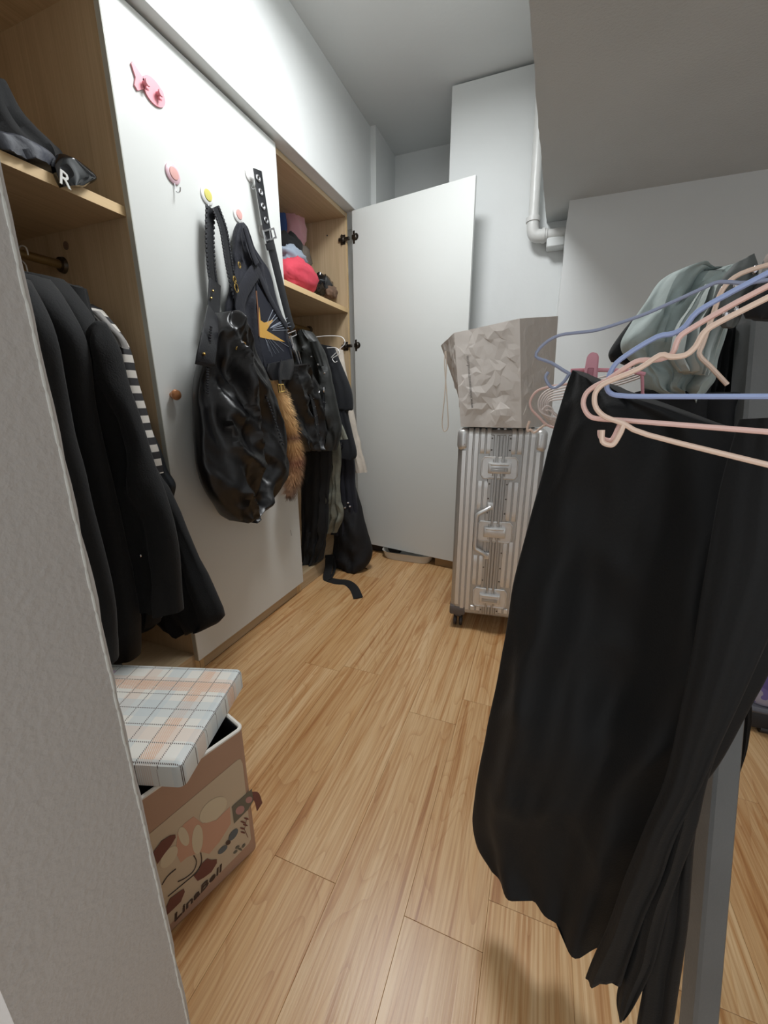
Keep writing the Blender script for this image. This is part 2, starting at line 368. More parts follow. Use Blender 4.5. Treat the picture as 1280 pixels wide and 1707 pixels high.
def furmat():
    m = bpy.data.materials.new('fox_fur'); m.use_nodes = True; t = m.node_tree; b = t.nodes['Principled BSDF']; N = t.nodes.new; L = t.links.new
    b.inputs['Roughness'].default_value = .8; b.inputs['Sheen Weight'].default_value = .3
    g = N('ShaderNodeTexCoord'); sp = N('ShaderNodeSeparateXYZ'); L(g.outputs['Object'], sp.inputs[0])
    mr = N('ShaderNodeMapRange'); mr.inputs['From Min'].default_value = 0; mr.inputs['From Max'].default_value = .42; L(sp.outputs[2], mr.inputs[0])
    r = N('ShaderNodeValToRGB'); L(mr.outputs[0], r.inputs[0]); e = r.color_ramp.elements
    e[0].position = 0; e[0].color = hexc('4a3426'); e[1].position = 1; e[1].color = hexc('dcb27a')
    for p, c in ((.1, '8a6244'), (.28, 'a97b50'), (.42, '8a563a'), (.52, 'b98a58'), (.62, 'c99c66'), (.68, '7a5138'), (.76, 'c99a62')): q = e.new(p); q.color = hexc(c)
    L(r.outputs[0], b.inputs['Base Color']); return m
FUR = furmat()
def patchy(name, cols, sc, rough=.8):
    m = bpy.data.materials.new(name); m.use_nodes = True; t = m.node_tree; b = t.nodes['Principled BSDF']; N = t.nodes.new; L = t.links.new
    b.inputs['Roughness'].default_value = rough
    g = N('ShaderNodeTexCoord'); v = N('ShaderNodeTexNoise'); v.inputs['Scale'].default_value = sc; v.inputs['Detail'].default_value = 1.5; L(g.outputs['Object'], v.inputs[0])
    r = N('ShaderNodeValToRGB'); r.color_ramp.interpolation = 'CONSTANT'; L(v.outputs[0], r.inputs[0]); e = r.color_ramp.elements
    e[0].position = 0; e[0].color = hexc(cols[0]); e[1].position = .62; e[1].color = hexc(cols[-1])
    for i, c in enumerate(cols[1:-1]): q = e.new(.42+.09*i); q.color = hexc(c)
    L(r.outputs[0], b.inputs['Base Color']); return m
PURP = patchy('purple_pattern_cloth', ['5b4f86', '6d6199', '9c98a8', '54487e'], 14)
GPRT = patchy('dark_green_print', ['17201f', '2c3c3a', '74807c', '1a2423'], 30)
# ------------------------------------------------------------------ the room
CZ = 2.49
def struct(o): o['kind'] = 'structure'; return o
fl = struct(MB().box((-1.75, -.9, -.06), (1.7, 2.95, -.012)).build('floor', mat('floor_underlay', '6b4a30', .8), org=(0, 0, 0)))
pw = .155; k = 0
for i in range(-12, 12):
    x0 = -.318+i*pw; x1 = x0+pw
    a0, a1 = max(x0, -1.13), min(x1, 1.68)
    if a1-a0 < .01: continue
    j0 = {-1: .527, 1: .527, 0: 1.05, -2: -.1, 2: 1.9}.get(i, (i*.47) % 1.28)
    ys = [j0+q*1.285 for q in range(-4, 5)]
    if i == 1: ys = [-.76, .527, 1.17, 2.46]
    ys = [-.9]+[y for y in sorted(ys) if -.8 < y < 2.85]+[2.9]
    for y0, y1 in zip(ys, ys[1:]):
        MB().box((a0+.0002, y0+.0003, -.012), (a1-.0002, y1-.0003, 0), .0005).build('floor_plank', FLOOR, fl, flat=True)
struct(MB().box((-1.75, -.9, CZ), (1.7, 2.95, CZ+.05)).build('ceiling', WALL))
# bulkhead above the wardrobe, jog post, recess, back wall, column, right wall
b = MB(); b.box((-1.75, .2, 2.0), (-1.07, 2.58, CZ), .002); struct(b.build('wall_left', WALL))
b = MB(); b.box((-1.75, 2.575, 0), (-1.037, 2.95, CZ)); struct(b.build('trim_1', WALL))
b = MB(); b.box((-1.04, 2.9, 0), (-.5, 2.98, CZ)); struct(b.build('wall_back', WALL))
b = MB(); b.box((-.568, 2.42, 0), (1.7, 2.98, CZ-.012), .003); struct(b.build('wall_column', WALL))
def ragged(x, y, z0, z1, n=60, am=.0025, seed=0):
    return [V((x+am*noise.noise(V((0, seed, z0+(z1-z0)*i/n*9)))*1.6, y, z0+(z1-z0)*i/n)) for i in range(n+1)]
b = MB(); q = ragged(.021, 2.21, 0, 1.832, 60, .003, 3)
b.v = []; n = len(q)
b.add(q+[p+V((0, .21, 0)) for p in q]+[V((1.7, 2.21, 0)), V((1.7, 2.21, 1.832)), V((1.7, 2.42, 0)), V((1.7, 2.42, 1.832))],
      [(i, i+1, n+i+1, n+i) for i in range(n-1)]+[tuple(list(range(n))[::-1]+[2*n, 2*n+1])]+[tuple([n+i for i in range(n)]+[2*n+3, 2*n+2])]+[(n-1, 2*n-1, 2*n+3, 2*n+1)])
struct(b.build('wall_right', WALL, flat=True))
b = MB(); b.box((1.68, -.9, 0), (1.75, 2.95, CZ)); struct(b.build('wall_side', WALL))
# lowered soffit with a ragged left edge
top = []; m = 90
for i in range(m+1):
    y = -.3+(2.42+.3)*i/m; x = -.071-.034*(2.42-y)
    top.append(V((x+.0045*noise.noise(V((y*7, 3, 0)))+.002*noise.noise(V((y*40, 8, 0))), y, 1.83)))
vs = top+[p+V((0, 0, CZ-1.83)) for p in top]+[V((1.7, -.3, 1.83)), V((1.7, 2.42, 1.83)), V((1.7, -.3, CZ)), V((1.7, 2.42, CZ))]; n = m+1
b = MB(); b.add(vs, [(i, i+1, n+i+1, n+i) for i in range(m)]+[tuple(list(range(n))+[2*n+1, 2*n])]+[tuple([n+i for i in range(n)][::-1]+[2*n+2, 2*n+3])]+[(0, n, 2*n+2, 2*n)]+[(m, 2*n+1, 2*n+3, n+m)])
struct(b.build('ceiling_soffit', WALLR, flat=True))
# doorway wall: the end of the thin wall next to the camera
q = []; m = 120
for i in range(m+1):
    z = CZ*i/m; q.append(V((-.35, .205+.0022*noise.noise(V((z*16, 0, 5)))+.0014*noise.noise(V((z*60, 2, 5))), z)))
b = MB(); n = m+1
b.add(q+[V((-.3535, p.y+.002, p.z)) for p in q]+[V((-.35, .076, 0)), V((-.35, .076, CZ)), V((-1.75, .076, 0)), V((-1.75, .076, CZ)), V((-1.75, .205, 0)), V((-1.75, .205, CZ))],
      [(i, i+1, n+i+1, n+i) for i in range(m)]+[tuple(list(range(n))+[2*n+1, 2*n])]+[tuple([n+i for i in range(n)][::-1]+[2*n+4, 2*n+5])]+[(2*n, 2*n+1, 2*n+3, 2*n+2)])
jw = struct(b.build('wall_doorway', JAMB, flat=True))
b = MB()
for i in range(m):
    z = CZ*i/m
    b.ball((-.3495, .203-.0015+.0015*noise.noise(V((z*30, 4, 4))), z), (.0008, .0013, .014), 6)
tag(b.build('plaster_ridge', mat('pale_plaster', 'dcdcd6', .8, bump=.3, bs=90), jw), 'pale rough plaster edge', kind='stuff')
# drain pipe
t = thing('drain_pipe', (-.11, 2.35, 1.70), 'white painted drain pipe with an elbow in front of the back column', 'pipe')
MB().tube([(-.147, 2.36, 2.49), (-.13, 2.36, 1.82)], .024, 20).build('vertical_pipe', PIPEM, t)
MB().tube([(-.131, 2.36, 1.835), (-.129, 2.36, 1.79), (-.118, 2.36, 1.765), (-.095, 2.36, 1.757), (-.06, 2.36, 1.757)], .029, 20, smooth=5).build('elbow', PIPEM, t)
MB().tube([(-.06, 2.36, 1.757), (.08, 2.36, 1.757)], .024, 20).build('horizontal_pipe', PIPEM, t)
MB().tube([(-.1315, 2.36, 1.82), (-.132, 2.36, 1.84)], .033, 20).tube([(-.085, 2.36, 1.757), (-.07, 2.36, 1.757)], .033, 20).build('collar', PIPEM, t)
b = MB().box((-.06, 2.34, 1.70), (.02, 2.42, 1.74), .004); tag(b.build('plaster_ledge', WALL, t), 'small plaster ledge below the pipe')
# lamp (out of frame, above)
t = thing('ceiling_lamp', (-.47, 1.36, 2.43), 'flat round white ceiling lamp above the wardrobe doors', 'lamp')
MB().lathe((-.47, 1.36, 2.425), (0, 0, 1), [(0, .17), (.02, .19), (.065, .19)], 32).build('lamp_body', PLASW, t)
# ------------------------------------------------------------------ wardrobe cabinets
FX = -1.13
def cabinet(y0, y1, lab, shelf=True):
    t = thing('wardrobe_cabinet', (-1.4, (y0+y1)/2, 0), lab, 'wardrobe')
    for ya, yb in ((y0, y0+.018), (y1-.018, y1)):
        s = MB().box((-1.68, ya, .0), (FX-.002, yb, 1.998), .0006).build('side_panel', BEECH, t)
        MB().box((FX-.002, ya, .0), (FX, yb, 1.998)).build('edge_band', EDGE, s)
    MB().box((-1.7, y0, 0), (-1.68, y1, 1.998)).build('back_panel', BEECH, t)
    MB().box((-1.68, y0+.018, 1.976), (FX, y1-.018, 1.998)).build('top_panel', BEECHH, t)
    MB().box((-1.68, y0+.018, .062), (FX-.0005, y1-.018, .08)).build('base_panel', BEECHH, t)
    MB().box((FX-.02, y0+.018, 0), (FX-.001, y1-.018, .062)).build('plinth', BEECHH, t)
    if shelf:
        s = MB().box((-1.68, y0+.0185, 1.488), (FX-.003, y1-.0185, 1.512)).build('shelf', BEECHH, t)
        MB().box((FX-.003, y0+.0185, 1.488), (FX-.001, y1-.0185, 1.512)).build('edge_band', EDGE, s)
    return t
near = cabinet(.212, .968, 'open beech wardrobe compartment nearest the doorway, black coats hanging inside')
mid = cabinet(.970, 1.655, 'middle wardrobe compartment with closed white door, copper knob and plastic hooks')
far = cabinet(1.657, 2.366, 'open beech wardrobe compartment at the far end with its door swung out')
def rod(y0, y1, t, x, z):
    r = MB().tube([(x, y0, z), (x, y1, z)], .0125, 16).build('hanging_rod', mat('brass_rod', 'a08a62', .3, .8), t)
    MB().lathe((x, y1-.012, z), (0, 1, 0), [(0, .013), (.002, .021), (.012, .024)], 20).build('rod_flange', DMET, r)
rod(.23, .95, near, -1.43, 1.40); rod(1.68, 2.348, far, -1.40, 1.41)
# solid dark strip on the divider edge, painting in the shade of the door gap
b = MB()
for z0, z1 in ((.1, 1.04), (1.075, 1.50), (1.52, 1.97)): b.box((FX, .956, z0), (FX+.0025, .966, z1))
b.build('gap_shade_strip', GAP, near)
MB().tube([(-1.4, .9495, 1.45), (-1.4, .951, 1.45)], .012, 12).build('screw_cap', BROWNC, near)
# closed door
dt = MB().box((-1.126, .948, .058), (-1.108, 1.668, 1.992), .0012).build('door', DOORW, mid); tag(dt, 'closed white door')
MB().box((-1.127, .9468, .059), (-1.109, .9482, 1.991)).build('edge_band', DEDGE, dt)
MB().lathe((-1.108, .994, 1.013), (1, 0, 0), [(0, .008), (.008, .008), (.012, .014), (.02, .017), (.027, .014), (.031, .006), (.032, .001)], 24).build('knob', CHARM, dt)
MB().ribbon([at(484, 883, ('x', -1.1074)), at(486, 893, ('x', -1.1074))], .002, .0006, (1, 0, 0)).build('scratch', INK, dt)
# open door
hx = V((-1.085, 2.345, 0)); dd = V((.984, -.178, 0)); nn = V((-.178, -.984, 0))
M = frame(hx, dd, (0, 0, 1)).copy()
t = MB().box((0, .06, -.009), (.705, 1.995, .009), .0012, M).build('door', DOORW, far); tag(t, 'white door swung wide open')
for z in (1.866, 1.305):
    h = MB().box((-1.165, 2.3445, z-.024), (-1.135, 2.348, z+.024), .001)
    h.box((-1.175, 2.334, z-.009), (-1.105, 2.346, z+.009), .003)
    h.box((-1.16, 2.332, z-.014), (-1.14, 2.345, z+.014), .003)
    h.tube([(-1.15, 2.333, z+.019), (-1.15, 2.331, z+.019)], .004).tube([(-1.15, 2.333, z-.019), (-1.15, 2.331, z-.019)], .004)
    h = h.build('hinge', DMET, t)
    c = MB().box((.004, z-.032, .009), (.018, z+.032, .0105), .0005, M); c.box((.0, z-.012, .009), (.03, z+.012, .018), .003, M)
    c.lathe(M @ V((.024, z, .0085)), nn, [(0, .018), (.0015, .018)], 18)
    c.build('hinge_cup', DMET, t)
MB().tube([(-1.25, 2.3478, 1.90), (-1.25, 2.346, 1.90)], .004, 10).build('peg_hole', GAP, far)
# ------------------------------------------------------------------ hooks on the closed door
DX = -1.1078
def hook(name, px, py, r, lab, m1, m2=None, kind='oval', wire=True, grp=None):
    c = at(px, py, ('x', DX)); t = thing(name, c-V((0, 0, r)), lab, 'hook', grp)
    b = MB().lathe(c, (1, 0, 0), [(0, r), (.004, r), (.007, r*.82), (.0075, r*.4)], 24); b.build('backplate', m1, t)
    if m2: MB().lathe(c+V((.0072, 0, 0)), (1, 0, 0), [(0, r*.66), (.002, r*.6), (.003, r*.3)], 20).build('face', m2, t)
    if wire:
        p = c+V((.004, 0, -r*.9))
        MB().tube([p, p+V((.002, 0, -.018)), p+V((.008, 0, -.026)), p+V((.018, 0, -.024)), p+V((.021, 0, -.014))], .0016, 8, smooth=4).build('wire_hook', SILV, t)
    return t
t = thing('wall_hook', at(250, 170, ('x', DX)), 'pink fish-shaped plastic hook, topmost on the closed door', 'hook')
c = at(254, 153, ('x', DX)); pts = []
for i in range(28):
    a = 2*math.pi*i/28; pts.append(c+V((0, .036*math.cos(a)*(1+.06*math.cos(a)), .031*math.sin(a))))
b = MB().plate(pts, (1, 0, 0), .005)
b.plate([c+V((0, -.028, .012)), c+V((0, -.058, .032)), c+V((0, -.063, .025)), c+V((0, -.055, 0)), c+V((0, -.062, -.02)), c+V((0, -.054, -.028)), c+V((0, -.028, -.01))], (1, 0, 0), .005)
b.build('fish_plate', PINKH, t)
for dy in (-.03, .012):
    p = c+V((.005, dy, 0)); MB().lathe(p, (1, 0, 0), [(0, .006), (.01, .005), (.012, .009), (.016, .008)], 12).tube([p+V((.003, 0, 0)), p+V((.004, 0, -.012)), p+V((.012, 0, -.016))], .0025).build('peg', PINKH, t)
hook('wall_hook', 287, 290, .026, 'pale pink and white oval hook with empty wire, lower left of the fish hook', PINKP, SALM)
hook('wall_hook', 344, 326, .027, 'white oval hook with yellow fruit face holding the braided strap', PLASW, YELP)
hook('wall_hook', 396, 358, .025, 'white oval hook with pale pink face holding the navy bag', PLASW, SALM)
hook('wall_hook', 415, 290, .026, 'plain white oval hook at the top of the eyelet strap', PLASW)
hook('wall_hook', 437, 386, .022, 'white oval hook half hidden behind the strap buckle', PLASW, None, wire=False)
# ------------------------------------------------------------------ bags on the door
XP = lambda x: ('x', x)
bag = thing('handbag', at(400, 870, XP(-1.03)), 'large slouchy black leather hobo bag with braided strap on the yellow hook', 'handbag')
drape('bag_body', LEATH, XP(-1.0), [(368, 522, 392, 522), (352, 556, 404, 552), (340, 596, 424, 596), (330, 640, 441, 640), (329, 690, 460, 690), (331, 740, 469, 740), (337, 785, 471, 785), (352, 825, 458, 825), (370, 850, 436, 850), (388, 868, 414, 868)], .058, bag, nf=1.7, amp=.02, seed=3, crum=.012, cs=9, rid=.05, rs=9, lean=.8, n=110, lv=110, fz=.4)
for pts, w, s in (([(350, 346), (349, 400), (352, 450), (357, 485), (357, 524)], (.034, .034), 0), ([(358, 345), (371, 380), (378, 420), (384, 455), (395, 500)], (.034, .03), 1)):
    P = [at(a, c, XP(-1.075 if not s else -1.06)) for a, c in pts]
    r = MB().ribbon(P, w, .005, (1, 0, .1)); r = r.build('braided_strap', LEATH2, bag)
    sm = catmull(P, 7); b = MB()
    for i in range(1, len(sm)-1):
        tg = (sm[i+1]-sm[i-1]).normalized(); sd = tg.cross(V((1, 0, 0))).normalized()
        for e in (-1, 1):
            c = sm[i]+sd*e*.0165+V((.002, 0, 0)); b.ball(c, (.004, .0048, .0065), 6)
    tag(b.build('edge_lacing', LACE, r), kind='stuff')
b = MB().ribbon([at(358, 470, XP(-1.06)), at(357, 500, XP(-1.055)), at(355, 526, XP(-1.05))], .05, .006, (1, 0, .1)); b = b.build('strap_end', LEATH2, bag)
for p in ((355, 485), (352, 497), (348, 524), (361, 524)): MB().ball(at(p[0], p[1], XP(-1.047)), .004, 8).build('rivet', GOLD, b)
b = MB().ribbon([at(356, 522, XP(-1.01)), at(350, 560, XP(-.955)), at(344, 595, XP(-.94)), at(341, 610, XP(-.945))], (.055, .07), .007, (1, 0, .1)).build('strap_tab', LEATH2, bag)
MB().ball(at(340, 590, XP(-.934)), .005, 8).build('rivet', GOLD, b)
b = MB().ribbon([at(399, 578, XP(-.955)), at(407, 594, XP(-.936)), at(418, 612, XP(-.925))], (.032, .036), .006, (1, 0, .1)).build('side_tab', LEATH2, bag)
for p in ((411, 596), (419, 609)): MB().ball(at(p[0], p[1], XP(-.921)), .0045, 8).build('rivet', GOLD, b)
MB().tube([at(x, y, XP(-.944)) for x, y in ((393, 582), (396, 572), (401, 568), (408, 572), (412, 582))], .003, 8, closed=True).build('d_ring', GOLD, bag)
MB().tube([at(x, y, XP(-.962)) for x, y in ((392, 540), (396, 548), (399, 556), (402, 566))], [.007, .004], 8).ring(at(394, 540, XP(-.962)), (1, 0, 0), .01, .0025).build('snap_clasp', GOLD, bag)
b = MB()
for i in range(26):
    u = i/25; p = at(422+u*50, 612+u*130-6*math.sin(u*3), XP(-.945)); b.ball(p, (.004, .006, .005), 6)
    p = at(352-6*math.sin(u*2), 545+u*110, XP(-.945)); b.ball(p, (.004, .006, .004), 6)
tag(b.build('seam_lacing', LACE, bag), kind='stuff')
# navy bag
nb = thing('handbag', at(440, 640, XP(-1.07)), 'dark navy cloth bag with a golden star print on the pale pink hook', 'handbag')
drape('bag_body', NAVY, XP(-1.074), [(396, 372, 404, 371), (391, 400, 416, 400), (389, 428, 430, 428), (390, 450, 448, 455), (378, 505, 462, 505), (374, 550, 478, 550), (384, 600, 488, 600), (420, 640, 491, 640), (440, 662, 480, 662)], .020, nb, nf=4, amp=.006, seed=9, crum=.006, cs=22, n=60, lv=50, fz=.3)
MB().ribbon([at(x, y, XP(-1.035)) for x, y in ((408, 380), (420, 420), (428, 440))], (.02, .03), .006, (1, 0, 0)).build('handle', NAVY, nb)
MB().ribbon([at(x, y, XP(-1.045)) for x, y in ((432, 458), (446, 490), (462, 520), (478, 545))], .026, .007, (1, 0, 0)).build('shoulder_strap', NAVY, nb)
MB().ribbon([at(x, y, XP(-1.045)) for x, y in ((430, 445), (400, 500), (412, 560), (440, 650))], .05, .008, (1, 0, 0)).build('front_band', NAVY, nb)
MB().plate([at(x, y, XP(-1.050)) for x, y in ((426, 470), (470, 545), (487, 600), (480, 612), (440, 612), (430, 560))], (1, 0, 0), .003).build('print_panel', mat('print_ground', '0c1020', .6), nb)
st = mat('star_gold', 'c99a45', .5)
MB().plate([at(x, y, XP(-1.0465)) for x, y in ((432, 512), (434, 534), (440, 538), (455, 533), (444, 551), (475, 570), (441, 564), (433, 562), (431, 545))], (1, 0, 0), .001).build('star', st, nb)
b = MB()
for i, (dx, dy) in enumerate([(12, -40), (16, -30), (20, -26), (26, -14), (34, -22), (38, -14), (40, -8), (36, -2), (4, 34), (9, 42), (14, 38), (20, 36), (28, 34), (36, 26), (2, 28), (30, -18)]):
    b.tube([at(441+dx*.35, 552+dy*.35, XP(-1.0460)), at(441+dx*1.0+4, 552+dy, XP(-1.0460))], .0009, 5)
b.build('star_rays', mat('ray_silver', '9aa1ae', .5), nb)
for p, r in (((399, 442), .009), ((391, 466), .010), ((394, 480), .014)): MB().ring(at(p[0], p[1], XP(-1.03)), (1, .3, 0), r, .002).build('ring', GOLD, nb)
MB().tube([at(x, y, XP(-1.027)) for x, y in ((427, 485), (430, 520), (432, 560))], .0025, 6).build('zip_edge', mat('copper_zip', '8a5f45', .5), nb)
# eyelet strap bag
eb = thing('handbag', at(500, 745, XP(-1.04)), 'black studded leather bag on an eyelet belt strap, rightmost on the door', 'handbag')
s = MB().ribbon([at(x, y, XP(-1.075)) for x, y in ((429, 283), (436, 330), (443, 372), (449, 400))], .042, .005, (1, -.15, 0)).build('eyelet_strap', LEATH2, eb)
for p in ((430, 297), (434, 320), (438, 344), (443, 367)): MB().lathe(at(p[0], p[1], XP(-1.073)), (1, -.15, 0), [(0, .011), (.003, .011), (.004, .008), (.003, .0055), (0, .0055)], 18).build('eyelet', SILV, s)
MB().tube([at(x, y, XP(-1.068)) for x, y in ((439, 385), (456, 381), (460, 396), (443, 401))], .004, 8, closed=True).tube([at(449, 383, XP(-1.066)), at(451, 398, XP(-1.066))], .0025, 6).build('buckle', SILV, eb)
MB().ribbon([at(x, y, XP(-1.07)) for x, y in ((449, 398), (458, 435), (470, 485), (482, 532), (488, 548))], (.044, .036), .006, (1, -.15, 0)).build('shoulder_strap', LEATH2, eb)
MB().ribbon([at(x, y, XP(-1.066)) for x, y in ((449, 405), (452, 416))], .047, .008, (1, -.15, 0)).build('strap_keeper', LEATH2, eb)
b = MB().tube([at(x, y, XP(-1.04)) for x, y in ((479, 556), (492, 551), (494, 558), (486, 562))], .003, 8, closed=True)
b.tube([at(x, y, XP(-1.035)) for x, y in ((483, 560), (488, 580), (494, 592), (500, 612))], [.008, .004], 8, smooth=3); b.ring(at(489, 578, XP(-1.03)), (1, .2, 0), .012, .0025, sx=.6)
b.tube([at(x, y, XP(-1.03)) for x, y in ((497, 585), (501, 600), (505, 616))], .003, 6); b.build('chain_clip', SILV, eb)
drape('bag_body', LEATH, XP(-1.02), [(470, 612, 506, 606), (462, 640, 522, 640), (478, 690, 532, 685), (488, 730, 536, 720), (500, 752, 530, 748)], .045, eb, nf=2.5, amp=.012, seed=21, crum=.01, cs=20, rid=.04, rs=11, n=70, lv=60)
drape('flap', LEATH2, XP(-.985), [(446, 607, 488, 598), (445, 620, 490, 615), (452, 634, 484, 633)], .014, eb, nf=1, amp=.003, seed=2, crum=.002)
b = MB().ribbon([at(470, 602, XP(-.966)), at(466, 622, XP(-.964)), at(467, 640, XP(-.966))], .018, .004, (1, 0, 0)).build('closure_strap', LEATH2, eb)
MB().tube([at(x, y, XP(-.962)) for x, y in ((463, 641), (472, 641), (474, 652), (465, 654))], .003, 6, closed=True).tube([at(468, 640, XP(-.96)), at(469, 652, XP(-.96))], .002, 6).build('small_buckle', GOLD, b)
for pp in ([(512, 638), (520, 665), (527, 700), (530, 735)], [(541, 645), (540, 690), (546, 725), (562, 742), (574, 738), (578, 715), (574, 670)]):
    P = [at(x, y, XP(-.985)) for x, y in pp]
    s = MB().ribbon(P, .03, .005, (1, 0, 0)).build('studded_belt', LEATH2, eb)
    sm = catmull(P, 5)
    for i in range(1, len(sm)-1, 2):
        tg = (sm[i+1]-sm[i-1]).normalized(); sd = tg.cross(V((1, 0, 0))).normalized()
        for e in (-1, 1): MB().ball(sm[i]+sd*e*.008+V((.003, 0, 0)), .0034, 6).build('stud', SILV, s)
MB().ring(at(530, 651, XP(-.98)), (1, 0, 0), .012, .003).ring(at(540, 650, XP(-.98)), (1, .4, 0), .013, .003).build('belt_ring', SILV, eb)
# fox tail charm
ft = thing('fur_charm', at(478, 838, XP(-1.04)), 'fluffy orange-brown fur tail charm hanging between the black leather bags', 'charm')
P = catmull([at(x, y, XP(-1.035)) for x, y in ((446, 634), (462, 662), (474, 694), (484, 728), (489, 765), (487, 800), (481, 822))], 8)
n = len(P); b = MB(); core = MB(); core.tube(P, [.028, .037, .036, .04, .038, .03, .016], 12); core.build('tail_core', FUR, ft)
for k in range(9000):
    i = rnd.random()*(n-1); j = int(i); p = P[j].lerp(P[min(j+1, n-1)], i-j); tg = (P[min(j+1, n-1)]-P[max(j-1, 0)]).normalized()
    a = rnd.uniform(0, 6.283); s1 = tg.cross(V((1, 0, 0))).normalized(); s2 = tg.cross(s1); rad = (s1*math.cos(a)+s2*math.sin(a))
    if rad.x < -.75: continue
    u = i/(n-1); R = .034+.008*math.sin(u*3.1)-(.018*max(0, u-.8)*5); L = rnd.uniform(.03, .05); q0 = p+rad*R*.7
    q1 = q0+(tg*.75+rad*.62+V((rnd.uniform(-.2, .2), rnd.uniform(-.2, .2), 0))).normalized()*L
    w = tg.cross(rad)*.0011; b.add([q0-w, q0+w, q1], [(0, 1, 2)])
tag(b.build('fur_hair', FUR, ft), kind='stuff')
# ------------------------------------------------------------------ clothes in the near compartment
def hook_wire(x, y, z, t, mt, name='hanger_hook'):
    MB().tube([(x, y, z-.06), (x, y, z-.02), (x-.02, y, z+.0), (x-.018, y, z+.022), (x, y, z+.03), (x+.018, y, z+.022), (x+.02, y, z+.004)], .002, 8, smooth=4).build(name, mt, t)
ct = thing('coat', (-1.3, .50, .3), 'black coat hanging closest to the doorway wall, mostly hidden by it', 'coat')
drape('coat_body', BLACK2, ('y', .50), [(-60, 430, 40, 470), (-60, 480, 85, 560), (-60, 600, 112, 700), (-60, 750, 150, 850), (-20, 900, 185, 1000), (60, 1020, 190, 1105)], .035, ct, nf=3, amp=.010, seed=31)
ct = thing('coat', (-1.3, .60, .3), 'long black coat with soft rounded shoulder, second from the doorway wall', 'coat')
drape('coat_body', BLACK2, ('y', .60), [(0, 445, 66, 462), (0, 480, 105, 510), (0, 560, 138, 580), (20, 650, 152, 680), (60, 780, 178, 800), (100, 900, 205, 920), (150, 1000, 225, 1040), (170, 1080, 222, 1100)], .04, ct, nf=3, amp=.010, seed=32, rid=.02, rs=6)
ct = thing('coat', (-1.3, .70, .35), 'black coat with a folded sleeve in the middle of the near compartment', 'coat')
drape('coat_body', BLACK, ('y', .70), [(50, 455, 90, 462), (50, 480, 128, 505), (60, 540, 160, 560), (80, 620, 190, 640), (100, 720, 225, 740), (140, 830, 255, 850), (180, 930, 272, 960), (215, 1010, 262, 1040)], .04, ct, nf=3, amp=.01, seed=33, rid=.02, rs=6)
drape('sleeve', BLACK, ('y', .655), [(168, 536, 176, 540), (154, 560, 190, 575), (150, 600, 204, 628), (158, 655, 224, 690), (175, 760, 252, 775), (195, 860, 285, 870), (215, 950, 296, 950), (235, 1010, 300, 1020)], .03, ct, nf=2, amp=.008, seed=34, rid=.025, rs=7)
MB().ball(at(234, 926, ('y', .62)), .004, 8).build('snap', SILV, ct)
ct = thing('coat', (-1.2, .80, .35), 'black long coat with fuzzy front edge reaching over the closed door', 'coat')
drape('coat_body', BLACK, ('y', .80), [(110, 470, 135, 480), (120, 520, 150, 535), (145, 600, 190, 620), (175, 700, 222, 715), (200, 780, 256, 785), (210, 825, 285, 832), (220, 900, 318, 910), (235, 980, 352, 980), (262, 1035, 371, 1030), (300, 1054, 345, 1044)], .035, ct, nf=4, amp=.010, seed=35, crum=.006, cs=30, rid=.02, rs=6)
ct = thing('striped_top', (-1.25, .87, .6), 'black and cream striped knitted top behind the black coats', 'top')
drape('top_body', STRIPE, ('y', .865), [(130, 500, 160, 514), (140, 535, 190, 545), (160, 580, 211, 582), (180, 640, 226, 640), (200, 700, 243, 702), (220, 750, 260, 755), (235, 790, 266, 790)], .03, ct, nf=2, amp=.006, seed=36)
drape('collar', mat('grey_collar', '8a8784', .8), ('y', .845), [(140, 515, 165, 520), (170, 545, 203, 560), (196, 575, 213, 582)], .012, ct, nf=2, amp=.002, seed=4)
ct = thing('jacket', (-1.25, .925, .5), 'dark blue-grey jacket with pale edge behind the striped top', 'jacket')
drape('jacket_body', DENIM, ('y', .915), [(200, 690, 245, 705), (225, 740, 264, 750), (240, 780, 276, 785), (255, 810, 289, 808), (262, 832, 285, 828)], .02, ct, nf=2, amp=.005, seed=37)
for i, y in enumerate((.80, .845)):
    tt = thing('clothes_hanger', (-1.43, y, 1.33), ['white wire hanger hooked on the near rod, left of its pair', 'white wire hanger hooked on the near rod, right of its pair'][i], 'hanger')
    hook_wire(-1.43, y, 1.392, tt, PLASW); MB().tube([(-1.43, y, 1.332), (-1.30, y, 1.28), (-1.2, y, 1.235), (-1.23, y, 1.22), (-1.63, y, 1.22), (-1.655, y, 1.235), (-1.43, y, 1.332)], .002, 6).build('shoulder_wire', PLASW, tt)
# items at the bottom of the near compartment
t = thing('slipper', at(238, 1045, ('y', .90)), 'dark slipper with white trim at the bottom of the near compartment', 'slipper')
drape('upper', DENIM, ('y', .93), [(205, 1018, 255, 1014), (205, 1030, 262, 1030), (220, 1045, 255, 1046), (230, 1052, 246, 1052)], .03, t, nf=1, amp=.003, seed=5)
MB().plate([at(x, y, ('y', .895)) for x, y in ((215, 1022), (225, 1027), (242, 1022), (244, 1014), (230, 1017))], (0, -1, 0), .004).build('trim', BOXW, t)
drape('trousers', mat('slate_trousers', '333842', .85, bump=.2), ('y', .70), [(150, 1040, 190, 1045), (160, 1070, 192, 1075), (165, 1110, 198, 1115)], .03, nf=1, amp=.004, seed=6)
tag(bpy.data.objects['trousers'], 'slate blue trousers low in the near compartment beside the plaid lid', 'trousers')
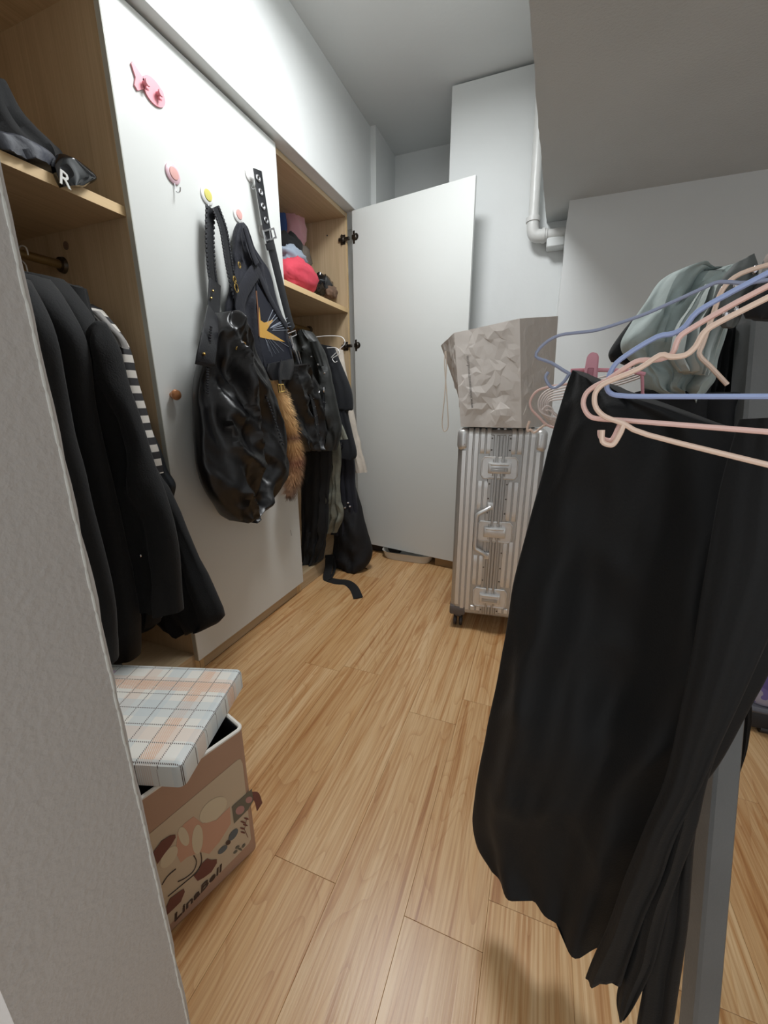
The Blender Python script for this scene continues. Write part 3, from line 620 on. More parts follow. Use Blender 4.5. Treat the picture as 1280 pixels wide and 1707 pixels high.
# near shelf: dark bundle and patent cap
t = thing('folded_hoodie', at(20, 280, ('x', -1.27)), 'dark charcoal hoodie heaped on the near upper shelf', 'hoodie')
drape('hoodie_body', BLACK2, XP(-1.27), [(-60, 130, 6, 142), (-70, 170, 28, 185), (-70, 210, 62, 232), (-70, 240, 92, 262), (-60, 262, 92, 290)], .09, t, nf=3, amp=.01, seed=41, crum=.012, zmin=1.5125)
drape('hoodie_fold', mat('worn_charcoal', '3a3d47', .6, var=.5, vs=20, bump=.3), XP(-1.17), [(-60, 222, 30, 232), (-60, 240, 78, 262), (-50, 262, 92, 284)], .05, t, nf=3, amp=.006, seed=42, crum=.008, zmin=1.5125)
cp = thing('patent_cap', at(110, 300, XP(-1.15)), 'black patent cap with white lettering on its brim at the near shelf edge', 'cap')
drape('brim', GLOSS, XP(-1.12), [(96, 258, 112, 262), (88, 275, 140, 278), (95, 298, 160, 298), (103, 312, 140, 312)], .022, cp, nf=1, amp=.003, seed=8, crum=.002)
tl = at(97, 303, XP(-1.0955)); M = frame(tl, (0, 1, -.22), (0, .15, 1))
text_obj('brim_lettering', 'R', .045, WHITEL, M, cp, .0012)
# ------------------------------------------------------------------ far compartment: shelf contents
Z0 = 1.512
def shelf_item(nm, mt, px, py, x, r, lab, cat, seed, am=.3, rz=0):
    c = at(px, py, XP(x)); c.z = max(c.z, Z0+r[2]*.6); c.y = min(c.y, 2.335-r[1]*1.2); c.x = max(c.x, -1.67+r[0]*1.25)
    return tag(blob(nm, mt, c, r, seed, am, rz=rz, floor=Z0+.0005), lab, cat)
shelf_item('plush_toy', PINKC, 489, 388, -1.42, (.08, .07, .13), 'pink plush toy standing at the back of the far shelf', 'plush toy', 1)
shelf_item('blue_cloth', BLUEC, 470, 368, -1.46, (.06, .05, .16), 'blue cloth behind the pink plush on the far shelf', 'cloth', 2)
shelf_item('black_cloth', BLACK2, 482, 422, -1.34, (.06, .10, .09), 'black cloth between the pink plush and the grey-blue cloth', 'cloth', 3)
shelf_item('grey_cloth', GRBL, 486, 430, -1.25, (.06, .10, .05), 'grey-blue cloth lying on top of the coral red garment', 'cloth', 4)
shelf_item('red_garment', REDC, 497, 462, -1.215, (.075, .15, .075), 'coral red folded garment at the front edge of the far shelf', 'garment', 5, .25)
shelf_item('shiny_cap', GLOSS, 535, 474, -1.24, (.06, .075, .05), 'shiny black cap beside the red garment on the far shelf', 'cap', 6)
shelf_item('grey_scarf', mat('taupe_scarf', '6f675f', .9, bump=.4), 528, 452, -1.36, (.06, .12, .09), 'taupe grey scarf behind the shiny black cap', 'scarf', 7)
shelf_item('brown_pouch', BROWNC, 554, 488, -1.20, (.035, .055, .035), 'small brown pouch at the right end of the far shelf', 'pouch', 8)
# clothes on the far rod
def garment(nm, mt, y, rows, d, lab, cat, seed, part='body', **kw):
    pl = ('y', y); zz = at(rows[-1][0], rows[-1][1], pl); t = thing(nm, V((at(rows[0][0], rows[0][1], pl).x, y, zz.z)), lab, cat)
    drape(part, mt, pl, rows, d, t, seed=seed, **kw); return t
t = garment('leather_jacket', OLIVED, 1.80, [(488, 556, 518, 552), (488, 575, 534, 574), (490, 610, 548, 612), (492, 660, 560, 665), (495, 710, 568, 715), (500, 752, 560, 750)], .04, 'dark olive leather jacket with snaps, nearest garment on the far rod', 'jacket', 51, 'jacket_body', nf=3, amp=.012, crum=.012, rid=.03, rs=12)
for p in ((519, 595), (530, 608), (541, 622)): MB().ball(at(p[0], p[1], ('y', 1.745)), .006, 8).build('snap', SILV, t)
drape('lapel', OLIVED, ('y', 1.755), [(516, 570, 530, 568), (522, 590, 536, 590), (530, 612, 540, 610)], .008, t, nf=1, amp=.002, seed=3)
t = garment('black_trousers', BLACK2, 1.84, [(500, 700, 545, 700), (502, 760, 552, 760), (503, 820, 548, 820), (504, 880, 546, 880), (504, 925, 538, 915), (506, 938, 530, 936)], .03, 'long black trousers hanging down beside the closed door edge', 'trousers', 52, 'trouser_leg', nf=4, amp=.012, rid=.02, rs=14, zmin=.082)
t = garment('denim_jeans', DENIM, 1.86, [(508, 885, 535, 880), (504, 905, 541, 900), (503, 925, 541, 918), (505, 939, 536, 934)], .045, 'crumpled washed black jeans on the far compartment floor', 'jeans', 53, 'jeans_leg', nf=3, amp=.012, crum=.014, zmin=.082)
t = garment('ruffled_skirt', OLIVE, 1.88, [(530, 725, 564, 728), (530, 760, 568, 760), (534, 800, 566, 800), (540, 830, 568, 832), (530, 845, 572, 848), (530, 870, 570, 868), (530, 884, 561, 888)], .03, 'washed olive ruffled skirt hanging below the leather jacket', 'skirt', 54, 'skirt_body', nf=5, amp=.014, crum=.012, rid=.02, rs=20)
drape('ruffle', OLIVE, ('y', 1.84), [(545, 690, 560, 690), (540, 712, 572, 712), (538, 735, 580, 732)], .02, t, nf=4, amp=.01, seed=55)
t = garment('navy_shirt', mat('midnight_cotton', '0e1117', .85, sheen=.05, bump=.2), 1.97, [(536, 574, 556, 578), (534, 600, 566, 602), (536, 640, 585, 650), (540, 672, 588, 682), (545, 690, 580, 690), (548, 720, 594, 752), (552, 760, 590, 766)], .03, 'midnight blue short sleeved shirt with square sleeve hems on the far rod', 'shirt', 56, 'shirt_body', nf=2, amp=.006)
t = garment('long_dark_dress', NAVY, 2.02, [(545, 700, 575, 700), (552, 770, 590, 765), (556, 820, 592, 815), (556, 860, 598, 855), (552, 890, 602, 890)], .035, 'long dark navy dress hanging above the black backpack', 'dress', 57, 'dress_body', nf=4, amp=.01)
for p in ((580, 838), (575, 846), (583, 844)): MB().ball(at(p[0], p[1], ('y', 1.975)), .007, 8).build('charm', SILV, t)
t = garment('cream_jacket', CREAM, 2.10, [(556, 580, 571, 583), (560, 620, 577, 625), (565, 680, 589, 690), (572, 740, 601, 745), (580, 786, 611, 788)], .03, 'cream textured jacket, last garment before the open door', 'jacket', 58, 'jacket_body', nf=2, amp=.008, crum=.01)
t = thing('clothes_hanger', at(555, 600, ('y', 1.93)), 'white wire hanger with bent arm beside the lower door hinge', 'hanger')
MB().tube([at(x, y, ('y', 1.93)) for x, y in ((525, 562), (545, 560), (567, 561), (574, 567), (574, 574), (565, 583), (552, 596))], .002, 6, smooth=4).build('shoulder_wire', PLASW, t)
MB().tube([at(x, y, ('y', 1.92)) for x, y in ((545, 580), (560, 580), (566, 588), (561, 593), (554, 598), (558, 604), (562, 602))], .002, 6, smooth=4).build('strap_notch', PLASW, t)
# backpack and its strap on the floor
t = thing('backpack', (-1.0, 2.04, 0), 'black fabric backpack slumped on the floor by the open door', 'backpack')
drape('pack_body', mat('black_nylon', '0b0c11', .75, bump=.3, bs=120), ('y', 2.04), [(576, 800, 588, 800), (566, 835, 598, 835), (560, 870, 606, 870), (557, 905, 614, 900), (556, 930, 619, 920), (560, 948, 615, 938), (577, 953, 604, 950)], .07, t, nf=2, amp=.008, crum=.01, rid=.03, rs=10, seed=61, zmin=.002)
P = [at(548, 925, ('y', 1.97)), at(548, 945, ('z', .04)), at(545, 964, ('z', .006)), at(560, 970, ('z', .004)), at(578, 972, ('z', .004)), at(590, 981, ('z', .004)), at(597, 997, ('z', .004))]
MB().ribbon(P, (.045, .05), .005, (0, -.3, 1)).build('shoulder_strap', BLACK2, t)
MB().ribbon([at(553, 925, ('y', 1.97)), at(558, 945, ('z', .03)), at(553, 960, ('z', .01)), at(549, 966, ('z', .008))], .02, .004, (0, -1, .3)).build('webbing', BLACK2, t)
MB().tube([at(607, 946, ('z', .004)), at(613, 949, ('z', .004))], .003, 6).build('zip_pull', GOLD, t)
# things below the open door
t = tag(MB().box((-1.03, 2.36, 0), (-.80, 2.40, .13), .003).build('dark_board', mat('dark_board_paint', '231d1c', .6)), 'dark board lying behind the open door at floor level', 'board')
t = thing('plastic_tray', (-.73, 2.36, 0), 'shallow translucent plastic tray peeking out under the open door', 'tray')
b = MB(); vs = []; rr = []; prof = [(0, 1), (.012, 1.05), (.05, 1.13), (.052, 1.15), (.05, 1.11), (.014, 1.02), (.004, .97)]
for h, s in prof:
    for j in range(40):
        a = 2*math.pi*j/40; ca, sa = math.cos(a), math.sin(a)
        vs.append(V((-.725+.15*s*math.copysign(abs(ca)**.45, ca), 2.355+.105*s*math.copysign(abs(sa)**.45, sa), .001+h)))
fs = [(i*40+j, i*40+(j+1) % 40, (i+1)*40+(j+1) % 40, (i+1)*40+j) for i in range(len(prof)-1) for j in range(40)]+[tuple(range(40))[::-1], tuple((len(prof)-1)*40+j for j in range(40))]
b.add(vs, fs).build('tray_body', TRAY, t)
tag(MB().box((-.535, 2.26, 0), (-.36, 2.41, .10), .002).build('cardboard_box', CARD), 'small brown cardboard box under the open door beside the suitcase', 'box')
# ------------------------------------------------------------------ suitcase
SO = V((-.302, 1.60, 0)); sa = math.radians(7); SM = frame(SO, (math.cos(sa), math.sin(sa), 0), (-math.sin(sa), math.cos(sa), 0))
t = thing('suitcase', SM @ V((.165, .2, 0)), 'large silver ribbed aluminium trunk suitcase standing upright by the column', 'suitcase')
SWd, SD, ZB, ZT = .33, .46, .072, .883
MB().box((0, 0, ZB), (SWd, SD, ZT), .028, SM, 5).build('shell', mat('groove_shade_aluminium', 'b9b7b4', .4, .6), t)  # shell colour darkened to paint in the shade between the ribs
def rib_path(x, z0, z1, over=False):
    p = [V((x, -.0005, z0+(z1-z0)*i/8)) for i in range(9)]
    if over:
        p = [q for q in p if q.z < ZT-.03]
        p += [V((x, .028-.0285*math.cos(a), ZT-.028+.0285*math.sin(a))) for a in [math.pi/2*i/6 for i in range(7)]]+[V((x, .2, ZT+.0005)), V((x, SD-.04, ZT+.0005))]
    return [SM @ q for q in p]
def rib(x, z0, z1, over=False):
    P = rib_path(x, z0, z1, over); b = MB(); ax = (SM.to_3x3() @ V((1, 0, 0))); m = len(P); vs = []
    for i, p in enumerate(P):
        tg = (P[min(i+1, m-1)]-P[max(i-1, 0)]).normalized(); nn_ = ax.cross(tg).normalized()*-1
        if nn_.dot(CAM-p) < 0 and not over: nn_ = -nn_
        if over: nn_ = tg.cross(ax)*-1 if (tg.cross(ax)*-1).dot(V((0, -1, 1))) > 0 else tg.cross(ax)
        e = .35 if i in (0, m-1) else 1
        for a, h in ((-.0100, -.001), (-.0072, .0055*e), (.0072, .0055*e), (.0100, -.001)): vs.append(p+ax*a+nn_*h)
    b.add(vs, [(i*4+j, i*4+j+1, i*4+5+j, i*4+4+j) for i in range(m-1) for j in range(3)]+[(0, 1, 2, 3), (4*m-1, 4*m-2, 4*m-3, 4*m-4)])
    return b.build('rib', ALU, t, ang=30)
lat = ((.735, 'lock'), (.47, 'plain'), (.17, 'lock'))
for i in range(13):
    x = .026+i*(SWd-.052)/12
    if 5 <= i <= 7: continue
    if i in (3, 4, 8, 9):
        for z0, z1 in ((ZB+.03, .125), (.225, .43 if i > 7 else .36), (.52 if i > 7 else .56, .68), (.79, 0)):
            if z1: rib(x, z0, z1)
            else: rib(x, z0, ZT, True)
    elif i in (0, 12): rib(x, ZB+.05, .80)
    else: rib(x, ZB+.03, ZT, True)
xm = SWd/2
f = MB()
for dx, w, h in ((-.034, .017, .004), (.034, .017, .004), (-.012, .010, .009), (.012, .010, .009)): f.box((xm+dx-w/2, -h, ZB+.02), (xm+dx+w/2, .01, ZT-.02), .002, SM)
for dx in (-.012, .012): f.box((xm+dx-.006, .02, ZT-.01), (xm+dx+.006, SD-.03, ZT+.006), .002, SM)
f.box((xm-.005, -.004, ZB+.02), (xm+.005, .01, ZT-.02), .001, SM)
fr = f.build('centre_frame', ALUD, t)
for dx in (-.034, .034):
    for z in (.11, .25, .31, .38, .55, .61, .67, .805, .85): MB().lathe(SM @ V((xm+dx, -.0035, z)), SM.to_3x3() @ V((0, -1, 0)), [(0, .0034), (.0016, .003), (.0024, .001)], 8).build('rivet', DMET, fr)
for z, kd in lat:
    b = MB(); w, h = .068, .042
    pts = [SM @ V((xm+sx*x, -.004, z+sz*y)) for sx, sz, x, y in ((-1, -1, w, h*.7), (-1, -1, w*.85, h), (1, -1, w*.85, h), (1, -1, w, h*.7), (1, 1, w, h*.7), (1, 1, w*.85, h), (-1, 1, w*.85, h), (-1, 1, w, h*.7))]
    l = MB().tube(pts, .0035, 8, closed=True); l.plate([p for p in pts], SM.to_3x3() @ V((0, -1, 0)), .0012)
    l = l.build('latch_recess', ALU, t)
    b.box((xm-.043, -.022, z-.02), (xm+.043, -.002, z+.022), .004, SM, 2); b.box((xm-.035, -.026, z+.012), (xm+.035, -.018, z+.021), .003, SM, 2); b = b.build('latch', ALUC, l)
    if kd == 'lock':
        c = MB().box((xm-.032, -.0235, z-.012), (xm+.032, -.0215, z+.004), .0008, SM); c.box((xm-.028, -.025, z-.006), (xm+.02, -.0225, z-.002), .0005, SM); c.ring(SM @ V((xm+.024, -.024, z-.002)), SM.to_3x3() @ V((0, -1, 0)), .006, .0015, 12)
        c.build('lock_plate', ALUD, l)
    for q in (-.022, -.008, .008, .022): MB().tube([SM @ V((xm+q, -.008, z+.02)), SM @ V((xm+q, -.008, z+.034))], .0035, 8).tube([SM @ V((xm+q, -.008, z-.02)), SM @ V((xm+q, -.008, z-.032))], .0035, 8).build('hinge_pin', ALUC, l)
hp = [(-.022, -.010, .575), (-.045, -.018, .562), (-.066, -.020, .549), (-.074, -.020, .535), (-.074, -.020, .47), (-.074, -.020, .408), (-.066, -.020, .394), (-.045, -.018, .382), (-.026, -.010, .366)]
MB().tube([SM @ V((xm+a, b_, c)) for a, b_, c in hp], .0085, 10, smooth=2).build('side_handle', ALUC, t)
MB().box((xm-.036, -.012, .565), (xm-.012, 0, .595), .003, SM, 2).box((xm-.036, -.012, .35), (xm-.014, 0, .38), .003, SM, 2).build('handle_mount', ALUC, t)
for sx in (0, 1):
    x0 = -.004 if not sx else SWd-.044
    c = MB().box((x0, -.006, ZT-.085), (x0+.048, .07, ZT+.004), .022, SM, 5).build('corner_guard', ALUC, t)
    for q in (.03,): MB().ball(SM @ V((x0+(q if not sx else .018), -.003, ZT-.058)), .003, 8).build('rivet', DMET, c)
    x0 = -.003 if not sx else SWd-.065
    MB().box((x0, -.003, ZB-.004), (x0+.068, .07, ZB+.04), .008, SM, 2).build('foot_guard', BPLAS, t)
for sx in (.035, SWd-.035):
    for sy in (.04, SD-.05):
        w = MB().box((sx-.016, sy-.016, .045), (sx+.016, sy+.016, ZB), .004, SM).build('wheel_fork', BPLAS, t)
        for q in (-.013, .013):
            MB().lathe(SM @ V((sx+q-.007, sy-.004, .0265)), SM.to_3x3() @ V((1, 0, 0)), [(0, .02), (.002, .0255), (.012, .0255), (.014, .02)], 22).lathe(SM @ V((sx+q-.0085, sy-.004, .0265)), SM.to_3x3() @ V((1, 0, 0)), [(0, .008), (.017, .008)], 12).build('wheel', RUB, w)
# paper bag
ZS = ZT+.0095
t = thing('paper_bag', (-.14, 1.68, ZS), 'crumpled taupe paper shopping bag standing on top of the silver suitcase', 'paper bag')
Bp = [at(768, 716, ('y', 1.60)), at(869, 716, ('y', 1.60)), V((.035, 1.74, ZS)), V((-.29, 1.76, ZS))]
for p in Bp: p.z = ZS
Tp = [at(757, 555, ('y', 1.60)), at(866, 531, ('y', 1.585)), at(930, 527, ('y', 1.73)), at(735, 576, ('y', 1.72))]
def crumple(a0, a1, b0, b1, nx, ny, th, am, seed):
    n = (a1-a0).cross(b0-a0).normalized(); vs = []
    for j in range(ny+1):
        v = j/ny
        for i in range(nx+1):
            u = i/nx; p = (a0.lerp(a1, u)).lerp(b0.lerp(b1, u), v); e = min(1, 6*min(u, 1-u))*min(1, 8*v)
            c = p*9+V((seed, 0, 0)); c = V((c.x*.8+c.z*.5, c.y, c.z*.9-c.x*.5)); cell = 1.6*abs(noise.noise(c))+.8*abs(noise.noise(c*2.3))+.25*abs(noise.noise(c*4.3))
            tt = .5*noise.noise(p*4+V((seed, 4, 1)))
            if 0 < i < nx and 0 < j < ny: p = p+(a1-a0)*.9/nx*noise.noise(p*60)+V((0, 0, .016*noise.noise(p*55+V((9, 0, 0)))))
            vs.append(p+n*(.0040*noise.noise(p*37)*e*(1.25-v)+(cell-.25)*am*(1.3-v*.7)+tt*am)*e)
    m = nx+1; fs = []
    for j in range(ny):
        for i in range(nx):
            a, b_, c, d = j*m+i, j*m+i+1, (j+1)*m+i+1, (j+1)*m+i
            fs += [(a, b_, c), (a, c, d)] if noise.noise(vs[a]*90) > 0 else [(a, b_, d), (b_, c, d)]
    return vs, fs
pb = MB()
for i, (a, c) in enumerate(((0, 1), (1, 2), (2, 3), (3, 0))):
    vs, fs = crumple(Bp[a], Bp[c], Tp[a], Tp[c], 13, 16, 0, (.005, .003, .004, .004)[i], i*5+1); pb.add(vs, fs)
pb.add(Bp, [(0, 1, 2, 3)])
o = pb.build('bag_body', PAPER, t, flat=True); md = o.modifiers.new('thickness', 'SOLIDIFY'); md.thickness = .0012; md.offset = 0
MB().tube([at(x, y, ('y', 1.585)) for x, y in ((743, 585), (744, 610), (741, 660), (737, 700), (738, 714), (741, 719), (746, 714), (747, 700), (744, 650), (741, 610), (742, 585))], .002, 8, smooth=4).build('rope_handle', ROPE, t)
a0, a1 = at(789, 680, ('y', 1.574)), at(781, 593, ('y', 1.572)); M = frame(a0, a1-a0, (-1, 0, 0))
text_obj('printed_address', 'www.viviennewestwood.com', .0165, INK, M, t, .0004, fit=(a1-a0).length)
# ------------------------------------------------------------------ gift box with plaid lid
e1 = V((-.30, -.954, 0)); e2 = V((-.954, .30, 0)); BC = V((-.521, .529, 0)); BH, BL, BWd = .338, .275, .30
t = thing('storage_box', BC+e1*.14+e2*.18, 'beige printed gift storage box on the floor behind the doorway wall', 'box')
BM = frame(BC+V((0, 0, .001)), e1, e2)   # local x along the printed face, y into the box, z down or up
upz = (BM.to_3x3() @ V((0, 0, 1))).z
def BB(b, a0, a1, z0, z1, d0, d1, bev=.002):
    Mx = Matrix.Identity(4); 
    pts = []
    for q in ((a0, d0, z0), (a1, d0, z0), (a1, d1, z0), (a0, d1, z0), (a0, d0, z1), (a1, d0, z1), (a1, d1, z1), (a0, d1, z1)):
        pts.append(BC+e1*q[0]+e2*q[1]+V((0, 0, q[2])))
    b.add(pts, [(0, 1, 2, 3), (4, 5, 6, 7), (0, 1, 5, 4), (1, 2, 6, 5), (2, 3, 7, 6), (3, 0, 4, 7)]); return b
w = .004
b = MB(); r = .02
def rrect(a0, a1, d0, d1, r, n=5):
    out = []
    for cx, cy, st in ((a1-r, d1-r, 0), (a0+r, d1-r, 1), (a0+r, d0+r, 2), (a1-r, d0+r, 3)):
        for i in range(n+1): a = math.pi/2*(st+i/n); out.append((cx+r*math.cos(a), cy+r*math.sin(a)))
    return out
def wallring(b, a0, a1, d0, d1, z0, z1, r, th, floor=True):
    o_ = rrect(a0, a1, d0, d1, r); i_ = rrect(a0+th, a1-th, d0+th, d1-th, max(r-th, .002)); n = len(o_)
    P = lambda q, z: BC+e1*q[0]+e2*q[1]+V((0, 0, z))
    vs = [P(q, z0) for q in o_]+[P(q, z1) for q in o_]+[P(q, z1) for q in i_]+[P(q, z0+th) for q in i_]
    fs = [(k*n+i, k*n+(i+1) % n, (k+1)*n+(i+1) % n, (k+1)*n+i) for k in range(3) for i in range(n)]+[tuple(range(n))[::-1], tuple(3*n+i for i in range(n))]
    b.add(vs, fs); return b
wallring(b, 0, BL, 0, BWd, .001, BH, .012, .005).build('box_body', BOXF, t)
b = MB(); o_ = rrect(.0025, BL-.0025, .0025, BWd-.0025, .011)
b.tube([BC+e1*q[0]+e2*q[1]+V((0, 0, BH)) for q in o_], .0042, 8, closed=True).build('rim', BOXW, t)
wallring(MB(), .0055, BL-.0055, .0055, BWd-.0055, .012, BH-.004, .01, .002).build('lining', DKIN, t)
tag(blob('dark_clothes', BLACK2, BC+e1*.135+e2*.15+V((0, 0, .17)), (.105, .13, .13), 71, .2, n=30, rz=.3, floor=.02), 'dark clothes stuffed inside the printed gift box', 'clothes')
FPL = (.954, -.30, BC.x*.954-BC.y*.30)
FP = lambda a, z, d=-.0006: BC+e1*a+e2*d+V((0, 0, z))     # a: distance from the right corner, along the printed face
ZP = lambda x, y, d: at(x, y, FPL)-e2*d
def art(nm, pts, mt, d=.0006, tr=True):
    P = [ZP(230+x/6.095, 1280+y/6.095, d) if tr else ZP(x, y, d) for x, y in pts]
    return MB().plate(P, -e2, .0003).build(nm, mt, t, flat=True)
def oval(c, r1, r2, ang, n=22, f=None):
    out = []
    for i in range(n):
        a = 2*math.pi*i/n; x, y = r1*math.cos(a)*(1 if not f else 1+f*math.sin(a)), r2*math.sin(a); out.append((c[0]+x*math.cos(ang)-y*math.sin(ang), c[1]+x*math.sin(ang)+y*math.cos(ang)))
    return out
o_ = art('cream_panel', [(400, 1265), (404, 1272), (418, 1398), (414, 1406), (262, 1562), (232, 1420), (245, 1393), (396, 1266)], BOXP, tr=False)
art('salmon_patch', [(400, 650), (470, 560), (560, 490), (650, 560), (790, 530), (930, 390), (940, 560), (830, 740), (720, 870), (640, 850), (500, 900), (430, 960), (380, 860)], BOXS, .0011)
art('pale_patch', oval((760, 420), 170, 90, -.75), BOXL, .0016)
art('pale_patch', oval((600, 720), 55, 150, .05), BOXL, .0016)
art('pale_patch', oval((460, 690), 50, 100, -.3), BOXL, .0016)
art('pale_patch', oval((310, 900), 130, 60, -.95), BOXL, .0016)
art('brown_leaf', [(150, 850), (230, 740), (320, 680), (375, 672), (378, 700), (330, 780), (260, 870), (190, 972)], BOXB, .0021)
art('brown_leaf', [(560, 1090), (610, 1040), (640, 970), (700, 912), (740, 930), (795, 922), (795, 960), (740, 1050), (660, 1110), (600, 1142)], BOXB, .0021)
art('brown_leaf', [(285, 1400), (320, 1320), (400, 1260), (460, 1220), (470, 1250), (430, 1350), (350, 1430), (290, 1485)], BOXB, .0021)
art('insect_wing', oval((963, 672), 72, 30, -.95), BOXT, .0021)
art('insect_wing', oval((855, 825), 62, 24, -.75), BOXT, .0021)
art('insect_body', oval((910, 752), 30, 20, -.8, 12), BOXK, .0024)
art('heart_frame', [(948, 390), (1060, 290), (1150, 205), (1165, 330), (1110, 420), (970, 560)], BOXG, .0021)
art('heart', oval((1030, 422), 52, 38, -.8, 14), BOXI, .0025)
art('heart', oval((1120, 318), 38, 30, -.8, 14), BOXI, .0025)
b = MB()
for x, y in ((1095, 510), (1060, 545), (1085, 575), (1055, 610), (1060, 650)): b.plate([ZP(230+u/6.095, 1280+v/6.095, .0021) for u, v in oval((x, y), 26, 9, .3, 10)], -e2, .0003)
b.tube([ZP(230+x/6.095, 1280+y/6.095, .0023) for x, y in ((1100, 500), (1075, 620), (1110, 700))], .0006, 5); tag(b.build('berry_sprig', BOXB, t, flat=True), kind='stuff')
b = MB()
for x, y, q in ((1005, 800, -.6), (985, 848, -.7), (1068, 785, -.9), (1030, 820, .4)): b.plate([ZP(230+u/6.095, 1280+v/6.095, .0021) for u, v in oval((x, y), 26, 11, q, 10)], -e2, .0003)
tag(b.build('green_sprig', BOXG, t, flat=True), kind='stuff')
for pts in ([(562, 885), (590, 950), (560, 1040), (480, 1110), (400, 1150)], [(632, 858), (640, 950), (590, 1050), (480, 1150), (300, 1300)], [(240, 1180), (300, 1090), (380, 1020)]):
    MB().tube([ZP(230+x/6.095, 1280+y/6.095, .002) for x, y in pts], .0010, 5, smooth=4).build('curved_line', BOXK, t)
a0, a1 = ZP(288.5, 1537, .0024), ZP(372, 1446, .0024)
text_obj('box_lettering', 'LinaBell', .024, BOXK, frame(a0, a1-a0, (0, 0, 1)), t, .0004, .25, fit=(a1-a0).length)
MB().ribbon([FP(.0, .15, .004), FP(-.012, .135, .003), FP(-.017, .10, .003)], (.014, .02), .001, (1, 0, 0)).build('ribbon_tab', BOXB, t)
# the lid
lt = thing('box_lid', (-.75, .48, BH+.005), 'plaid lid of the gift box, set askew on top', 'lid')
l1 = V((.30, -.954, 0)); l2 = V((-.954, -.30, 0)); LO = V((-.603, .632, BH+.006))   # far right corner
LM = frame(LO, -l2, -l1)
LW, LL, LH = .265, .37, .046
lb = MB(); n_ = 5
o_ = rrect(-LL, 0, -LW, 0, .012)
# box with a rounded top, open below
n = len(o_); vs = []
cx, cy = -LL/2, -LW/2
for ins, z in ((.0, 0), (0, LH-.010), (.0022, LH-.004), (.008, LH), (None, None)):
    if ins is None: break
    for q in o_: vs.append(V((q[0]-math.copysign(ins, q[0]-cx), q[1]-math.copysign(ins, q[1]-cy), z)))
for q in o_: vs.append(V((q[0]-math.copysign(.004, q[0]-cx), q[1]-math.copysign(.004, q[1]-cy), 0)))
for q in o_: vs.append(V((q[0]-math.copysign(.004, q[0]-cx), q[1]-math.copysign(.004, q[1]-cy), LH-.006)))
fs = [(k*n+i, k*n+(i+1) % n, (k+1)*n+(i+1) % n, (k+1)*n+i) for k in range(3) for i in range(n)]+[tuple(3*n+i for i in range(n))]
fs += [(i, (i+1) % n, 4*n+(i+1) % n, 4*n+i) for i in range(n)]+[(4*n+i, 4*n+(i+1) % n, 5*n+(i+1) % n, 5*n+i) for i in range(n)]+[tuple(5*n+i for i in range(n))]
lb.add(vs, fs)
me = bpy.data.meshes.new('lid_shell'); me.from_pydata([tuple(p) for p in lb.v], [], lb.f); me.materials.append(PLAID); me.shade_smooth(); me.set_sharp_from_angle(angle=.6)
lo2 = bpy.data.objects.new('lid_shell', me); COL.objects.link(lo2); lo2.parent = lt; lo2.matrix_local = Matrix.Translation(-V(lt.location)) @ LM
ORG['lid_shell'] = V(lt.location)
for nm, (u0, u1, v0, v1), mt_ in (('label_print', (-.37, -.30, -.085, -.045), 'd98f66'), ('label_print', (-.36, -.29, -.045, -.028), 'c7b2c4')):
    MB().plate([LM @ V((a, b_, LH+.0002)) for a, b_ in ((u0, v0), (u1, v0), (u1, v1), (u0, v1))], (0, 0, 1), .0004).build(nm, mat('lid_print_'+mt_, mt_, .5), lt, flat=True)
# ------------------------------------------------------------------ rack on the right
t = thing('clothes_rack', (.33, .62, 0), 'grey painted clothes rack post and rail at the right edge', 'clothes rack')
p0, p1 = V((.325, .53, .0)), V((.285, .81, 1.12)); ax = (p1-p0).normalized()
sx = V((1, -.25, 0)); sx = (sx-ax*sx.dot(ax)).normalized(); sy = ax.cross(sx)
def beam(b, p0, p1, sx, sy, w, h, bv=.004):
    o_ = [(-w+bv, -h), (w-bv, -h), (w, -h+bv), (w, h-bv), (w-bv, h), (-w+bv, h), (-w, h-bv), (-w, -h+bv)]
    return b.add([p+sx*a+sy*c for p in (p0, p1) for a, c in o_], [(i, (i+1) % 8, 8+(i+1) % 8, 8+i) for i in range(8)]+[tuple(range(8)), tuple(range(8, 16))])
rk = Matrix.Rotation(math.radians(28), 3, ax); sx = rk @ sx; sy = rk @ sy
beam(MB(), p0, p1, sx, sy, .0185, .0185).build('post', RACK, t)
RB0, RB1, RZ = V((.215, .22, 1.21)), V((.322, .91, 1.21)), 1.21
MB().tube([RB0, RB1], .011, 12).build('rail', RACK, t)
MB().tube([p1-ax*.02, V((.322, .905, 1.21))], .010, 10).build('bracket', RACK, t)
MB().box((.6, -.35, 0), (.64, -.31, 1.2), .004).build('post', RACK, t)
MB().tube([(.62, -.33, 1.19), RB0], .011, 10).build('rail_end', RACK, t)
def railx(y): return RB0.x+(RB1.x-RB0.x)*(y-RB0.y)/(RB1.y-RB0.y)
